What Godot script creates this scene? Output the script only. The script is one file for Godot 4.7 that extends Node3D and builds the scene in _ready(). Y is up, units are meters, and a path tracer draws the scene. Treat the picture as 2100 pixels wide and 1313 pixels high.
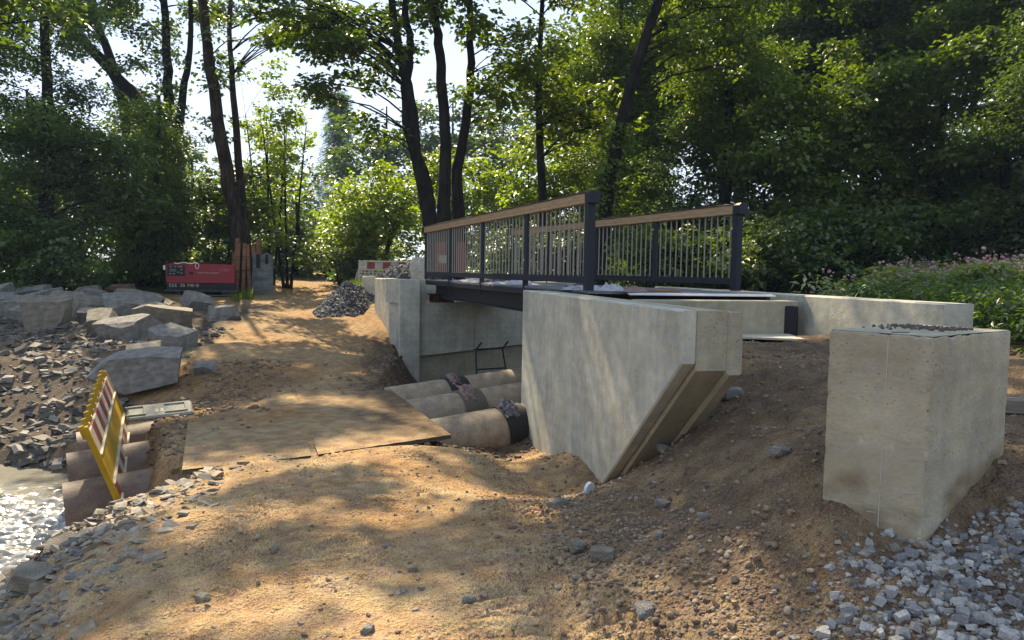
extends Node3D

# ------------------------------------------------------------------ small helpers
var rng := RandomNumberGenerator.new()
var names := {}
var M := {}
var noise_a := FastNoiseLite.new()
var noise_b := FastNoiseLite.new()
var noise_c := FastNoiseLite.new()

class MB:
	var v := PackedVector3Array()
	var n := PackedVector3Array()
	var uv := PackedVector2Array()
	var c := PackedColorArray()
	var idx := PackedInt32Array()
	func tri(a: Vector3, b: Vector3, d: Vector3) -> void:      # counter-clockwise seen from outside
		var m := (b - a).cross(d - a).normalized()
		var k := v.size()
		v.append(a); v.append(b); v.append(d)
		n.append(m); n.append(m); n.append(m)
		uv.append(Vector2(a.x, a.z)); uv.append(Vector2(b.x, b.z)); uv.append(Vector2(d.x, d.z))
		idx.append(k); idx.append(k + 2); idx.append(k + 1)
	func quad(a: Vector3, b: Vector3, d: Vector3, e: Vector3) -> void:
		tri(a, b, d); tri(a, d, e)
	func box(t: Transform3D, s: Vector3, bev := 0.0) -> void:
		var h := s * 0.5
		if bev <= 0.0:
			for ax in 3:
				for sg in [-1.0, 1.0]:
					var p := Vector3(); var q := Vector3(); var r := Vector3()
					p[ax] = h[ax] * sg
					q[(ax + 1) % 3] = h[(ax + 1) % 3]
					r[(ax + 2) % 3] = h[(ax + 2) % 3] * sg
					quad(t * (p - q - r), t * (p + q - r), t * (p + q + r), t * (p - q + r))
			return
		var bb := minf(bev, minf(h.x, minf(h.y, h.z)) * 0.9)
		var g := h - Vector3(bb, bb, bb)
		for ax in 3:
			for sg in [-1.0, 1.0]:
				var p := Vector3(); var q := Vector3(); var r := Vector3()
				p[ax] = h[ax] * sg
				q[(ax + 1) % 3] = g[(ax + 1) % 3]
				r[(ax + 2) % 3] = g[(ax + 2) % 3] * sg
				quad(t * (p - q - r), t * (p + q - r), t * (p + q + r), t * (p - q + r))
			var a1 := (ax + 1) % 3
			var a2 := (ax + 2) % 3
			for s1 in [-1.0, 1.0]:
				for s2 in [-1.0, 1.0]:
					var e := Vector3(); e[ax] = g[ax]
					var p1 := Vector3(); p1[a1] = h[a1] * s1; p1[a2] = g[a2] * s2
					var p2 := Vector3(); p2[a1] = g[a1] * s1; p2[a2] = h[a2] * s2
					if s1 * s2 > 0.0:
						quad(t * (p1 - e), t * (p1 + e), t * (p2 + e), t * (p2 - e)) if s1 * s2 < 0 else quad(t * (p2 - e), t * (p2 + e), t * (p1 + e), t * (p1 - e))
					else:
						quad(t * (p1 - e), t * (p1 + e), t * (p2 + e), t * (p2 - e))
		for sx in [-1.0, 1.0]:
			for sy in [-1.0, 1.0]:
				for sz in [-1.0, 1.0]:
					var s3 := Vector3(sx, sy, sz)
					var pa := Vector3(h.x, g.y, g.z) * s3
					var pb := Vector3(g.x, h.y, g.z) * s3
					var pc := Vector3(g.x, g.y, h.z) * s3
					if sx * sy * sz > 0: tri(t * pa, t * pb, t * pc)
					else: tri(t * pa, t * pc, t * pb)
	func bar(a: Vector3, b: Vector3, w: float, hgt: float, bev := 0.0) -> void:   # a box from a to b
		var z := (b - a).normalized()
		var up := Vector3.UP if absf(z.y) < 0.95 else Vector3.RIGHT
		var x := up.cross(z).normalized()
		box(Transform3D(Basis(x, z.cross(x), z), (a + b) * 0.5), Vector3(w, hgt, (b - a).length()), bev)
	func tube(pts: Array, rad: Array, sides := 8, caps := true, wob := 0.0) -> void:
		var k0 := v.size()
		var ref := Vector3(0.31, 0.05, 0.95)
		var along := 0.0
		for i in pts.size():
			var dir: Vector3 = (pts[mini(i + 1, pts.size() - 1)] - pts[maxi(i - 1, 0)]).normalized()
			var x := ref.cross(dir)
			if x.length() < 0.05: x = Vector3.RIGHT.cross(dir)
			x = x.normalized()
			var y := dir.cross(x)
			if i > 0: along += (pts[i] - pts[i - 1]).length()
			for s in sides + 1:
				var a := TAU * s / sides
				var o := x * cos(a) + y * sin(a)
				var rr: float = rad[i] * (1.0 + wob * sin(a * 3.0 + i * 1.7) + wob * 0.6 * sin(a * 5.0 - i * 2.3))
				v.append(pts[i] + o * rr); n.append(o); uv.append(Vector2(float(s) / sides, along))
		for i in pts.size() - 1:
			for s in sides:
				var a := k0 + i * (sides + 1) + s
				var b := a + sides + 1
				idx.append_array(PackedInt32Array([a, b, a + 1, a + 1, b, b + 1]))
		if caps:
			for e in [0, pts.size() - 1]:
				var k := k0 + int(e) * (sides + 1)
				for s in sides:
					if e == 0: tri(pts[e], v[k + s + 1], v[k + s])
					else: tri(pts[e], v[k + s], v[k + s + 1])
	# a polygon in the plane (o, u, w), pushed along dir by depth, its edges chamfered
	func prism(poly: PackedVector2Array, o: Vector3, u: Vector3, w: Vector3, depth: float, bev := 0.0) -> void:
		var pl := poly
		if Geometry2D.is_polygon_clockwise(pl): pl.reverse()
		var dn := u.cross(w).normalized()
		var np := pl.size()
		var inn := PackedVector2Array()
		for i in np:
			var e1 := (pl[i] - pl[(i + np - 1) % np]).normalized()
			var e2 := (pl[(i + 1) % np] - pl[i]).normalized()
			var n1 := Vector2(-e1.y, e1.x); var n2 := Vector2(-e2.y, e2.x)
			var m := (n1 + n2).normalized()
			inn.append(pl[i] + m * bev / maxf(0.35, m.dot(n1)))
		var at := func(q: Vector2, z: float) -> Vector3: return o + u * q.x + w * q.y + dn * z
		var ts := Geometry2D.triangulate_polygon(inn)
		for i in ts.size() / 3:
			var a := inn[ts[i * 3]]; var b := inn[ts[i * 3 + 1]]; var d := inn[ts[i * 3 + 2]]
			if (b - a).cross(d - a) < 0.0:
				var q := b; b = d; d = q
			tri(at.call(a, depth), at.call(b, depth), at.call(d, depth))
			tri(at.call(a, 0.0), at.call(d, 0.0), at.call(b, 0.0))
		for i in np:
			var j := (i + 1) % np
			quad(at.call(pl[i], bev), at.call(pl[j], bev), at.call(pl[j], depth - bev), at.call(pl[i], depth - bev))
			if bev > 0.0:
				quad(at.call(pl[i], depth - bev), at.call(pl[j], depth - bev), at.call(inn[j], depth), at.call(inn[i], depth))
				quad(at.call(inn[i], 0.0), at.call(inn[j], 0.0), at.call(pl[j], bev), at.call(pl[i], bev))
	func mesh() -> ArrayMesh:
		var a := []
		a.resize(Mesh.ARRAY_MAX)
		a[Mesh.ARRAY_VERTEX] = v; a[Mesh.ARRAY_NORMAL] = n; a[Mesh.ARRAY_TEX_UV] = uv; a[Mesh.ARRAY_INDEX] = idx
		if c.size() == v.size(): a[Mesh.ARRAY_COLOR] = c
		var m := ArrayMesh.new()
		m.add_surface_from_arrays(Mesh.PRIMITIVE_TRIANGLES, a)
		return m

func numbered(called: String) -> String:
	names[called] = names.get(called, -1) + 1
	return called if names[called] == 0 else "%s_%03d" % [called, names[called]]

func tag(o: Node, label: String, category := "", group := "", kind := "") -> Node:
	o.set_meta("label", label)
	if category: o.set_meta("category", category)
	if group: o.set_meta("group", group)
	if kind: o.set_meta("kind", kind)
	return o

func thing(called: String, at: Vector3, label: String, category: String, group := "", turn := 0.0) -> Node3D:
	var o := Node3D.new()
	o.name = numbered(called)
	add_child(o)
	o.position = at
	o.rotation.y = turn
	tag(o, label, category, group)
	return o

func put(m: Mesh, called: String, mat: Material, parent: Node = null, at := Transform3D()) -> MeshInstance3D:
	var o := MeshInstance3D.new()
	o.mesh = m
	o.material_override = mat
	o.name = numbered(called) if parent == null else called
	(parent if parent else self).add_child(o, true)
	o.transform = at
	return o

func part(b: MB, called: String, mat: Material, parent: Node = null) -> MeshInstance3D:
	return put(b.mesh(), called, mat, parent)

func swarm(called: String, m: Mesh, mat: Material, places: Array, tints: PackedColorArray, parent: Node = null) -> MultiMeshInstance3D:
	var mm := MultiMesh.new()
	mm.transform_format = MultiMesh.TRANSFORM_3D
	mm.use_colors = true
	mm.mesh = m
	mm.instance_count = places.size()
	for i in places.size():
		mm.set_instance_transform(i, places[i])
		mm.set_instance_color(i, tints[i])
	var o := MultiMeshInstance3D.new()
	o.multimesh = mm
	o.material_override = mat
	o.name = numbered(called) if parent == null else called
	(parent if parent else self).add_child(o, true)
	o.set_meta("kind", "stuff")
	return o

func lin(r: float, g: float, b: float) -> Color: return Color(r, g, b).linear_to_srgb()

func seamless(size: int, freq: float, oct: int, sd: int, type := FastNoiseLite.TYPE_SIMPLEX_SMOOTH) -> PackedByteArray:
	var f := FastNoiseLite.new()
	f.noise_type = type
	f.seed = sd; f.frequency = freq
	f.fractal_octaves = oct
	f.fractal_type = FastNoiseLite.FRACTAL_FBM if oct > 1 else FastNoiseLite.FRACTAL_NONE
	var im := f.get_seamless_image(size, size, false, false, 0.15, true)
	im.convert(Image.FORMAT_L8)
	return im.get_data()

func stretched(size: int, wx: int, wy: int, freq: float, sd: int) -> PackedByteArray:
	var f := FastNoiseLite.new()
	f.seed = sd; f.frequency = freq; f.fractal_octaves = 3
	var im := f.get_seamless_image(wx, wy, false, false, 0.15, true)
	im.resize(size, size, Image.INTERPOLATE_CUBIC)
	im.convert(Image.FORMAT_L8)
	return im.get_data()

func picture(size: int, fn: Callable) -> ImageTexture:
	var data := PackedByteArray()
	data.resize(size * size * 3)
	for i in size * size:
		var q: Color = fn.call(i)
		data[i * 3] = clampi(int(q.r * 255.0), 0, 255)
		data[i * 3 + 1] = clampi(int(q.g * 255.0), 0, 255)
		data[i * 3 + 2] = clampi(int(q.b * 255.0), 0, 255)
	return ImageTexture.create_from_image(Image.create_from_data(size, size, false, Image.FORMAT_RGB8, data))

func grey(size: int, fn: Callable) -> ImageTexture:
	var data := PackedByteArray()
	data.resize(size * size)
	for i in size * size:
		data[i] = clampi(int(float(fn.call(i)) * 255.0), 0, 255)
	return ImageTexture.create_from_image(Image.create_from_data(size, size, false, Image.FORMAT_L8, data))

func mat(color: Color, rough := 0.85, tex: Texture2D = null, scale := 1.0, bump: Texture2D = null, bump_cm := 0.0, world := true) -> StandardMaterial3D:
	var m := StandardMaterial3D.new()
	m.albedo_color = color
	m.roughness = rough
	m.metallic_specular = 0.35
	if tex or bump:
		m.uv1_triplanar = true
		m.uv1_world_triplanar = world
		m.uv1_triplanar_sharpness = 6.0
		m.uv1_scale = Vector3.ONE * scale
	if tex: m.albedo_texture = tex
	if bump:
		m.heightmap_enabled = true
		m.heightmap_texture = bump
		m.heightmap_scale = bump_cm
	return m

# ------------------------------------------------------------------ materials
func make_materials() -> void:
	var S := 512
	var a := seamless(S, 0.006, 4, 11)
	var b := seamless(S, 0.03, 3, 12)
	var c := seamless(S, 0.15, 2, 13)
	var st := stretched(S, 256, 16, 0.06, 14)
	var hz := stretched(S, 12, 256, 0.05, 15)
	var hole := seamless(S, 0.055, 1, 16, FastNoiseLite.TYPE_CELLULAR)
	var scr := stretched(S, 512, 64, 0.09, 19)
	var conc := func(i: int) -> Color:
		var k := 0.75 + 0.13 * (a[i] / 255.0 - 0.5) + 0.09 * (b[i] / 255.0 - 0.5) + 0.08 * (c[i] / 255.0 - 0.5) + 0.06 * (st[i] / 255.0 - 0.5) + 0.05 * (hz[i] / 255.0 - 0.5)
		if hole[i] < 11 and a[(i + 70000) % (S * S)] > 150: k *= 0.6
		if scr[i] > 236 and a[i] > 130: k *= 0.72
		if scr[i] < 12: k *= 1.14
		var t := clampf(b[(i + 9000) % (S * S)] / 255.0 - 0.35, 0.0, 1.0) * 0.10
		return Color(k * (1.0 + t * 0.3), k * (0.985 - t * 0.1), k * (0.93 - t * 1.2))
	var conc_t := picture(S, conc)
	var conc_b := grey(S, func(i: int) -> float:
		return (0.5 + 0.25 * (c[i] / 255.0 - 0.5) + 0.3 * (b[i] / 255.0 - 0.5)) * (0.3 if hole[i] < 11 and a[(i + 70000) % (S * S)] > 150 else 1.0))
	M.concrete = mat(lin(0.66, 0.655, 0.61), 0.9, conc_t, 0.45, conc_b, 0.5)
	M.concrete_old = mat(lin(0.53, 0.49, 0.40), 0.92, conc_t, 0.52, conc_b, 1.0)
	M.concrete_block = mat(Color.WHITE, 0.92, conc_t, 0.6, conc_b, 1.0)
	M.concrete_block.vertex_color_use_as_albedo = true
	M.seam_light = mat(lin(0.36, 0.335, 0.28), 0.9)
	M.seam_dark = mat(lin(0.20, 0.18, 0.15), 0.9)
	# soil: a mottled grain that multiplies the colours of the ground
	var g1 := seamless(S, 0.012, 4, 21)
	var g2 := seamless(S, 0.09, 3, 22)
	var g3 := seamless(S, 0.3, 2, 23)
	var gc := seamless(S, 0.16, 1, 24, FastNoiseLite.TYPE_CELLULAR)
	var soil_t := picture(S, func(i: int) -> Color:
		var k := 0.80 + 0.22 * (g1[i] / 255.0 - 0.5) + 0.22 * (g2[i] / 255.0 - 0.5) + 0.55 * (g3[i] / 255.0 - 0.5)
		if gc[i] < 26 and g1[i] > 105: k = k * 0.62 if g2[i] > 128 else minf(1.0, k * 1.22)
		return Color(k, k * (1.0 + 0.06 * (g1[i] / 255.0 - 0.5)), k * (1.0 + 0.14 * (g1[(i + 777) % (S * S)] / 255.0 - 0.5))))
	var soil_b := grey(S, func(i: int) -> float:
		return 0.35 * g1[i] / 255.0 + 0.4 * g2[i] / 255.0 + 0.15 * g3[i] / 255.0 + 0.2 * (1.0 - gc[i] / 255.0))
	var soil := StandardMaterial3D.new()
	soil.vertex_color_use_as_albedo = true
	soil.albedo_texture = soil_t
	soil.uv1_scale = Vector3(0.73, 0.73, 1)
	soil.roughness = 0.97
	soil.metallic_specular = 0.15
	soil.heightmap_enabled = true
	soil.heightmap_texture = soil_b
	soil.heightmap_scale = 3.2
	M.soil = soil
	M.steel_old = mat(lin(0.10, 0.08, 0.06), 0.8, soil_t, 0.7)
	# rock and stones
	var r1 := seamless(S, 0.01, 5, 31)
	var r2 := stretched(S, 40, 256, 0.05, 32)
	var rock_t := picture(S, func(i: int) -> Color:
		var k := 0.74 + 0.22 * (r1[i] / 255.0 - 0.5) + 0.10 * (r2[i] / 255.0 - 0.5) + 0.22 * (c[i] / 255.0 - 0.5)
		var t := clampf((b[i] / 255.0 - 0.55) * 2.0, 0.0, 1.0)
		return Color(k * (1.0 + 0.1 * t), k * (1.0 - 0.02 * t), k * (1.0 - 0.25 * t)))
	M.rock_t = rock_t
	M.rock_b = grey(S, func(i: int) -> float: return 0.45 * r1[i] / 255.0 + 0.15 * r2[i] / 255.0 + 0.4 * c[i] / 255.0)
	M.rock_blue = mat(lin(0.38, 0.36, 0.32), 0.85, rock_t, 1.3, M.rock_b, 3.0, false)
	M.rock_tan = mat(lin(0.34, 0.30, 0.23), 0.85, rock_t, 1.1, M.rock_b, 2.0, false)
	M.rock_red = mat(lin(0.24, 0.15, 0.11), 0.85, rock_t, 1.1, M.rock_b, 2.0, false)
	var peb := StandardMaterial3D.new()
	peb.vertex_color_use_as_albedo = true
	peb.roughness = 0.8
	peb.albedo_texture = rock_t
	peb.uv1_triplanar = true
	peb.uv1_scale = Vector3.ONE * 0.35
	M.pebble = peb
	# wood, bark
	var w1 := stretched(S, 8, 256, 0.05, 41)
	var w2 := stretched(S, 24, 512, 0.12, 42)
	var wood := func(i: int) -> Color:
		var k := 0.75 + 0.3 * (w1[i] / 255.0 - 0.5) + 0.22 * (w2[i] / 255.0 - 0.5)
		return Color(k, k * 0.97, k * 0.93)
	var wood_t := picture(S, wood)
	M.timber = mat(lin(0.52, 0.36, 0.20), 0.6, wood_t, 1.5, null, 0, false)
	M.plank_rough = mat(lin(0.40, 0.22, 0.12), 0.85, wood_t, 1.2, null, 0, false)
	M.plank_grey = mat(lin(0.34, 0.30, 0.25), 0.9, wood_t, 1.2, null, 0, false)
	var bk := stretched(S, 96, 24, 0.07, 43)
	var bark_t := picture(S, func(i: int) -> Color:
		var k := 0.6 + 0.55 * (bk[i] / 255.0 - 0.5) + 0.3 * (b[i] / 255.0 - 0.5)
		return Color(k, k, k))
	var bark_b := grey(S, func(i: int) -> float: return 0.8 * bk[i] / 255.0 + 0.2 * c[i] / 255.0)
	M.bark = mat(lin(0.034, 0.028, 0.022), 0.95, bark_t, 0.7, bark_b, 6.0)
	M.bark_brown = mat(lin(0.12, 0.08, 0.053), 0.95, bark_t, 0.7, bark_b, 6.0)
	# metals and plastics
	M.steel = mat(lin(0.011, 0.014, 0.019), 0.55)
	M.girder = mat(lin(0.018, 0.018, 0.022), 0.6)
	M.baluster = mat(lin(0.22, 0.195, 0.155), 0.5)
	M.cap_plate = mat(lin(0.07, 0.035, 0.025), 0.5)
	M.deck = mat(lin(0.20, 0.20, 0.205), 0.75, soil_t, 1.2)
	M.joint = mat(lin(0.55, 0.55, 0.55), 0.4)
	M.rust = mat(lin(0.16, 0.055, 0.03), 0.9, rock_t, 1.0)
	M.bitumen = mat(lin(0.008, 0.008, 0.009), 0.5)
	M.clay = mat(lin(0.42, 0.315, 0.205), 0.72, soil_t, 0.8, soil_b, 0.5)
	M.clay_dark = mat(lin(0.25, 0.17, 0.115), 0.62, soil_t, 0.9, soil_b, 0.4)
	M.rubber = mat(lin(0.018, 0.017, 0.016), 0.6)
	M.red = mat(lin(0.24, 0.006, 0.012), 0.5)
	M.red.metallic_specular = 0.5
	M.black = mat(lin(0.014, 0.014, 0.017), 0.5)
	M.white = mat(lin(0.75, 0.74, 0.72), 0.5)
	M.panel_grey = mat(lin(0.10, 0.11, 0.115), 0.5)
	M.yellow = mat(lin(0.62, 0.38, 0.015), 0.45, conc_t, 0.9)
	M.stripe_red = mat(lin(0.33, 0.06, 0.05), 0.5, conc_t, 1.1)
	M.stripe_white = mat(lin(0.66, 0.60, 0.56), 0.5, conc_t, 1.1)
	M.fence_white = mat(lin(0.68, 0.64, 0.52), 0.6, conc_t, 1.1)
	M.foot = mat(lin(0.42, 0.41, 0.37), 0.8, conc_t, 1.3)
	M.sheet = mat(lin(0.22, 0.25, 0.24), 0.6, rock_t, 0.6)
	M.ply = mat(lin(0.66, 0.65, 0.60), 0.7, conc_t, 1.0)
	M.cloth_white = mat(lin(0.34, 0.33, 0.34), 0.85)
	M.cloth_dark = mat(lin(0.10, 0.09, 0.10), 0.9)
	M.cloth_brown = mat(lin(0.20, 0.13, 0.11), 0.9)
	var wat := StandardMaterial3D.new()
	wat.albedo_color = lin(0.12, 0.11, 0.085)
	wat.roughness = 0.08
	wat.metallic_specular = 0.6
	M.water = wat
	var foam := StandardMaterial3D.new()
	foam.vertex_color_use_as_albedo = true
	foam.roughness = 0.22
	foam.metallic_specular = 0.7
	M.foam = foam
	# leaves: light passes through them
	for q in [["leaf", 0.42, Color(0.92, 1.0, 0.25)], ["leaf_dull", 0.48, Color(0.85, 1.0, 0.42)], ["needle", 0.6, Color(0.6, 0.9, 0.4)], ["flower", 0.8, Color(1.0, 0.7, 0.8)]]:
		var l := StandardMaterial3D.new()
		l.vertex_color_use_as_albedo = true
		l.roughness = q[1]
		l.metallic_specular = 0.36
		l.backlight_enabled = true
		l.backlight = q[2]
		M[q[0]] = l

# ------------------------------------------------------------------ the ground
var ctrl: Array[Vector3] = []
var rbf := PackedFloat64Array()
var lowgrid := PackedFloat32Array()
const LX0 := -46.0
const LZ0 := -100.0
const LSTEP := 0.5
const LNX := 180
const LNZ := 220
var pit := PackedVector2Array([Vector2(-0.95, -8.25), Vector2(-1.55, -9.6), Vector2(-2.0, -11.2), Vector2(-2.2, -12.6), Vector2(-2.55, -15.4), Vector2(-2.75, -17.2), Vector2(-3.1, -18.6), Vector2(2.0, -22.4), Vector2(7.0, -23.5), Vector2(9.0, -16.0), Vector2(4.4, -11.4), Vector2(0.5, -9.9), Vector2(0.26, -9.3)])
var creek := PackedVector2Array([Vector2(-3.8, -6.5), Vector2(-4.2, -7.5), Vector2(-4.9, -8.7), Vector2(-5.6, -9.7), Vector2(-7.0, -9.9), Vector2(-9.0, -10.4), Vector2(-13.0, -10.4), Vector2(-20.0, -9.0), Vector2(-20.0, -3.0), Vector2(-9.0, -3.6), Vector2(-5.6, -5.2), Vector2(-4.75, -6.0)])

func solve_ground() -> void:
	var pts := [
		[-1.5, 1.5, 0.02], [0.0, 1.5, 0.03], [1.2, 2.2, 0.12], [-1.0, 3.2, 0.0], [0.3, 3.2, 0.0], [-1.8, 3.3, -0.08], [0.7, 3.1, 0.05], [1.2, 2.8, 0.2], [1.75, 2.75, 0.27], [1.74, 3.12, 0.32], [1.3, 3.2, 0.36], [1.48, 3.5, 0.5], [2.5, 3.7, 0.77], [3.2, 4.5, 0.72],
		[1.62, 3.9, 0.72], [0.72, 4.6, -0.04], [1.36, 4.6, 0.28], [0.85, 6.2, -0.33], [1.45, 5.6, 0.46], [2.2, 6.5, 0.85], [2.9, 7.0, 0.83], [3.4, 8.9, 0.78], [3.0, 9.6, 0.77], [4.0, 7.4, 0.78], [0.72, 6.6, -0.42], [0.35, 8.2, -0.58], [0.2, 9.0, -0.7], [1.6, 7.2, 0.6], [2.0, 8.6, 0.75],
		[-1.0, 5.0, -0.08], [-2.5, 5.0, -0.12], [-1.0, 6.5, -0.18], [0.0, 5.6, -0.14], [0.25, 7.2, -0.38], [-0.6, 7.5, -0.205], [-2.0, 7.0, -0.205], [-3.0, 8.0, -0.215], [-1.8, 9.0, -0.215], [-3.2, 10.2, -0.215], [-2.0, 10.9, -0.215], [-3.5, 12.0, -0.16], [-4.5, 13.5, -0.05], [-3.3, 14.0, -0.02], [-2.6, 14.0, -0.25],
		[-4.2, 16.0, 0.08], [-6.0, 15.5, 0.08], [-6.0, 18.0, 0.18], [-5.0, 20.0, 0.24], [-8.0, 20.0, 0.3], [-7.0, 24.5, 0.42], [-9.5, 24.0, 0.45], [-11.0, 26.0, 0.57], [-8.5, 29.0, 0.6], [-11.0, 29.0, 0.72], [-11.5, 40.0, 0.84], [-8.0, 40.0, 0.9], [-17.0, 60.0, 1.2], [-10.0, 60.0, 1.3],
		[-2.75, 16.8, -0.5], [-3.3, 18.8, -0.1], [-4.1, 21.2, 0.2], [-4.7, 20.0, 0.28], [-3.0, 24.0, 1.25], [-1.0, 24.0, 1.2], [-5.2, 27.0, 0.85], [-3.0, 30.0, 1.3], [0.0, 26.0, 1.2], [2.0, 24.0, 1.1], [-4.3, 23.6, 0.95],
		[-3.5, 6.2, -0.34], [-4.2, 6.7, -1.15], [-3.95, 7.2, -1.0], [-3.65, 6.8, -0.85], [-3.45, 6.4, -0.8], [-4.7, 7.75, -1.2], [-5.2, 8.75, -1.15], [-3.35, 7.45, -0.33], [-4.0, 8.65, -0.33], [-4.5, 9.8, -0.36], [-2.95, 6.3, -0.22], [-3.5, 7.9, -0.26], [-2.4, 6.55, -0.185], [-2.95, 6.15, -0.19], [-5.3, 10.4, -0.7], [-5.0, 11.4, -0.22], [-6.0, 11.7, -0.16], [-6.5, 14.0, 0.05], [-3.2, 5.0, -0.4], [-2.8, 4.2, -0.25], [-2.7, 3.8, -0.42], [-3.4, 5.4, -0.72], [-2.6, 6.0, -0.26], [-3.8, 5.0, -1.0], [-3.2, 3.4, -0.9],
		[-6.5, 11.0, -0.75], [-7.0, 12.0, -0.45], [-7.5, 13.5, -0.1], [-9.0, 13.0, -0.15], [-9.5, 11.5, -0.65], [-9.0, 16.0, 0.15], [-12.0, 16.0, 0.25], [-10.0, 20.0, 0.45], [-13.0, 22.0, 0.6], [-16.0, 18.0, 0.5], [-16.0, 26.0, 0.9], [-14.0, 13.0, 0.1], [-22.0, 14.0, 0.6],
		[-20.0, 40.0, 1.5], [-30.0, 30.0, 1.5], [-30.0, 60.0, 2.0], [20.0, 60.0, 6.0], [10.0, 30.0, 2.2], [8.0, 22.0, 1.3], [6.0, 16.0, 1.12], [10.0, 14.0, 1.1], [6.0, 10.0, 1.0], [8.0, 8.0, 0.95], [5.2, 7.0, 0.9], [12.0, 8.0, 1.2], [20.0, 20.0, 2.2], [14.0, 16.0, 1.25], [25.0, 10.0, 2.4], [30.0, 40.0, 9.0], [0.0, 60.0, 2.0], [5.0, 40.0, 2.5], [-40.0, 20.0, 1.5], [-15.0, 90.0, 1.6], [20.0, 95.0, 8.0], [-40.0, 90.0, 2.5],
		[0.0, -5.0, 0.2], [-7.0, -3.0, -0.2], [6.0, -3.0, 0.6], [5.0, 2.0, 0.75], [-12.0, 1.0, -0.3]]
	for p in pts: ctrl.append(Vector3(p[0], p[2], -p[1]))
	var n := ctrl.size()
	var s := n + 3
	var a := []
	for i in s:
		var row := PackedFloat64Array()
		row.resize(s + 1)
		a.append(row)
	for i in n:
		for j in n:
			a[i][j] = kern(ctrl[i].x - ctrl[j].x, ctrl[i].z - ctrl[j].z)
		a[i][i] = 0.02
		a[i][n] = 1.0; a[i][n + 1] = ctrl[i].x; a[i][n + 2] = ctrl[i].z
		a[n][i] = 1.0; a[n + 1][i] = ctrl[i].x; a[n + 2][i] = ctrl[i].z
		a[i][s] = ctrl[i].y
	for k in s:
		var best := k
		for i in range(k + 1, s):
			if absf(a[i][k]) > absf(a[best][k]): best = i
		var tmp: PackedFloat64Array = a[k]; a[k] = a[best]; a[best] = tmp
		var rk: PackedFloat64Array = a[k]
		for i in range(k + 1, s):
			var ri: PackedFloat64Array = a[i]
			var fct: float = ri[k] / rk[k]
			if fct != 0.0:
				for j in range(k, s + 1): ri[j] -= fct * rk[j]
			a[i] = ri
	rbf.resize(s)
	for k in range(s - 1, -1, -1):
		var x: float = a[k][s]
		for j in range(k + 1, s): x -= a[k][j] * rbf[j]
		rbf[k] = x / a[k][k]
	lowgrid.resize(LNX * LNZ)
	for iz in LNZ:
		for ix in LNX:
			lowgrid[iz * LNX + ix] = rbf_at(LX0 + ix * LSTEP, LZ0 + iz * LSTEP)

func kern(dx: float, dz: float) -> float:
	var q := dx * dx + dz * dz
	return 0.0 if q < 1e-9 else sqrt(q) * -1.0

func rbf_at(x: float, z: float) -> float:
	var n := ctrl.size()
	var h: float = rbf[n] + rbf[n + 1] * x + rbf[n + 2] * z
	for i in n:
		var dx := x - ctrl[i].x
		var dz := z - ctrl[i].z
		h -= rbf[i] * sqrt(dx * dx + dz * dz)
	return h

func cub(a: float, b: float, c: float, d: float, t: float) -> float:
	return b + 0.5 * t * (c - a + t * (2.0 * a - 5.0 * b + 4.0 * c - d + t * (3.0 * (b - c) + d - a)))

func base_h(x: float, z: float) -> float:
	var fx := clampf((x - LX0) / LSTEP, 1.0, LNX - 3.01)
	var fz := clampf((z - LZ0) / LSTEP, 1.0, LNZ - 3.01)
	var ix := int(fx); var iz := int(fz)
	var r := [0.0, 0.0, 0.0, 0.0]
	for k in 4:
		var o := (iz + k - 1) * LNX + ix - 1
		r[k] = cub(lowgrid[o], lowgrid[o + 1], lowgrid[o + 2], lowgrid[o + 3], fx - ix)
	return cub(r[0], r[1], r[2], r[3], fz - iz)

func poly_dist(p: Vector2, poly: PackedVector2Array) -> float:   # negative inside
	var best := 1e9
	for i in poly.size():
		var q := Geometry2D.get_closest_point_to_segment(p, poly[i], poly[(i + 1) % poly.size()])
		best = minf(best, p.distance_to(q))
	return -best if Geometry2D.is_point_in_polygon(p, poly) else best

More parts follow.
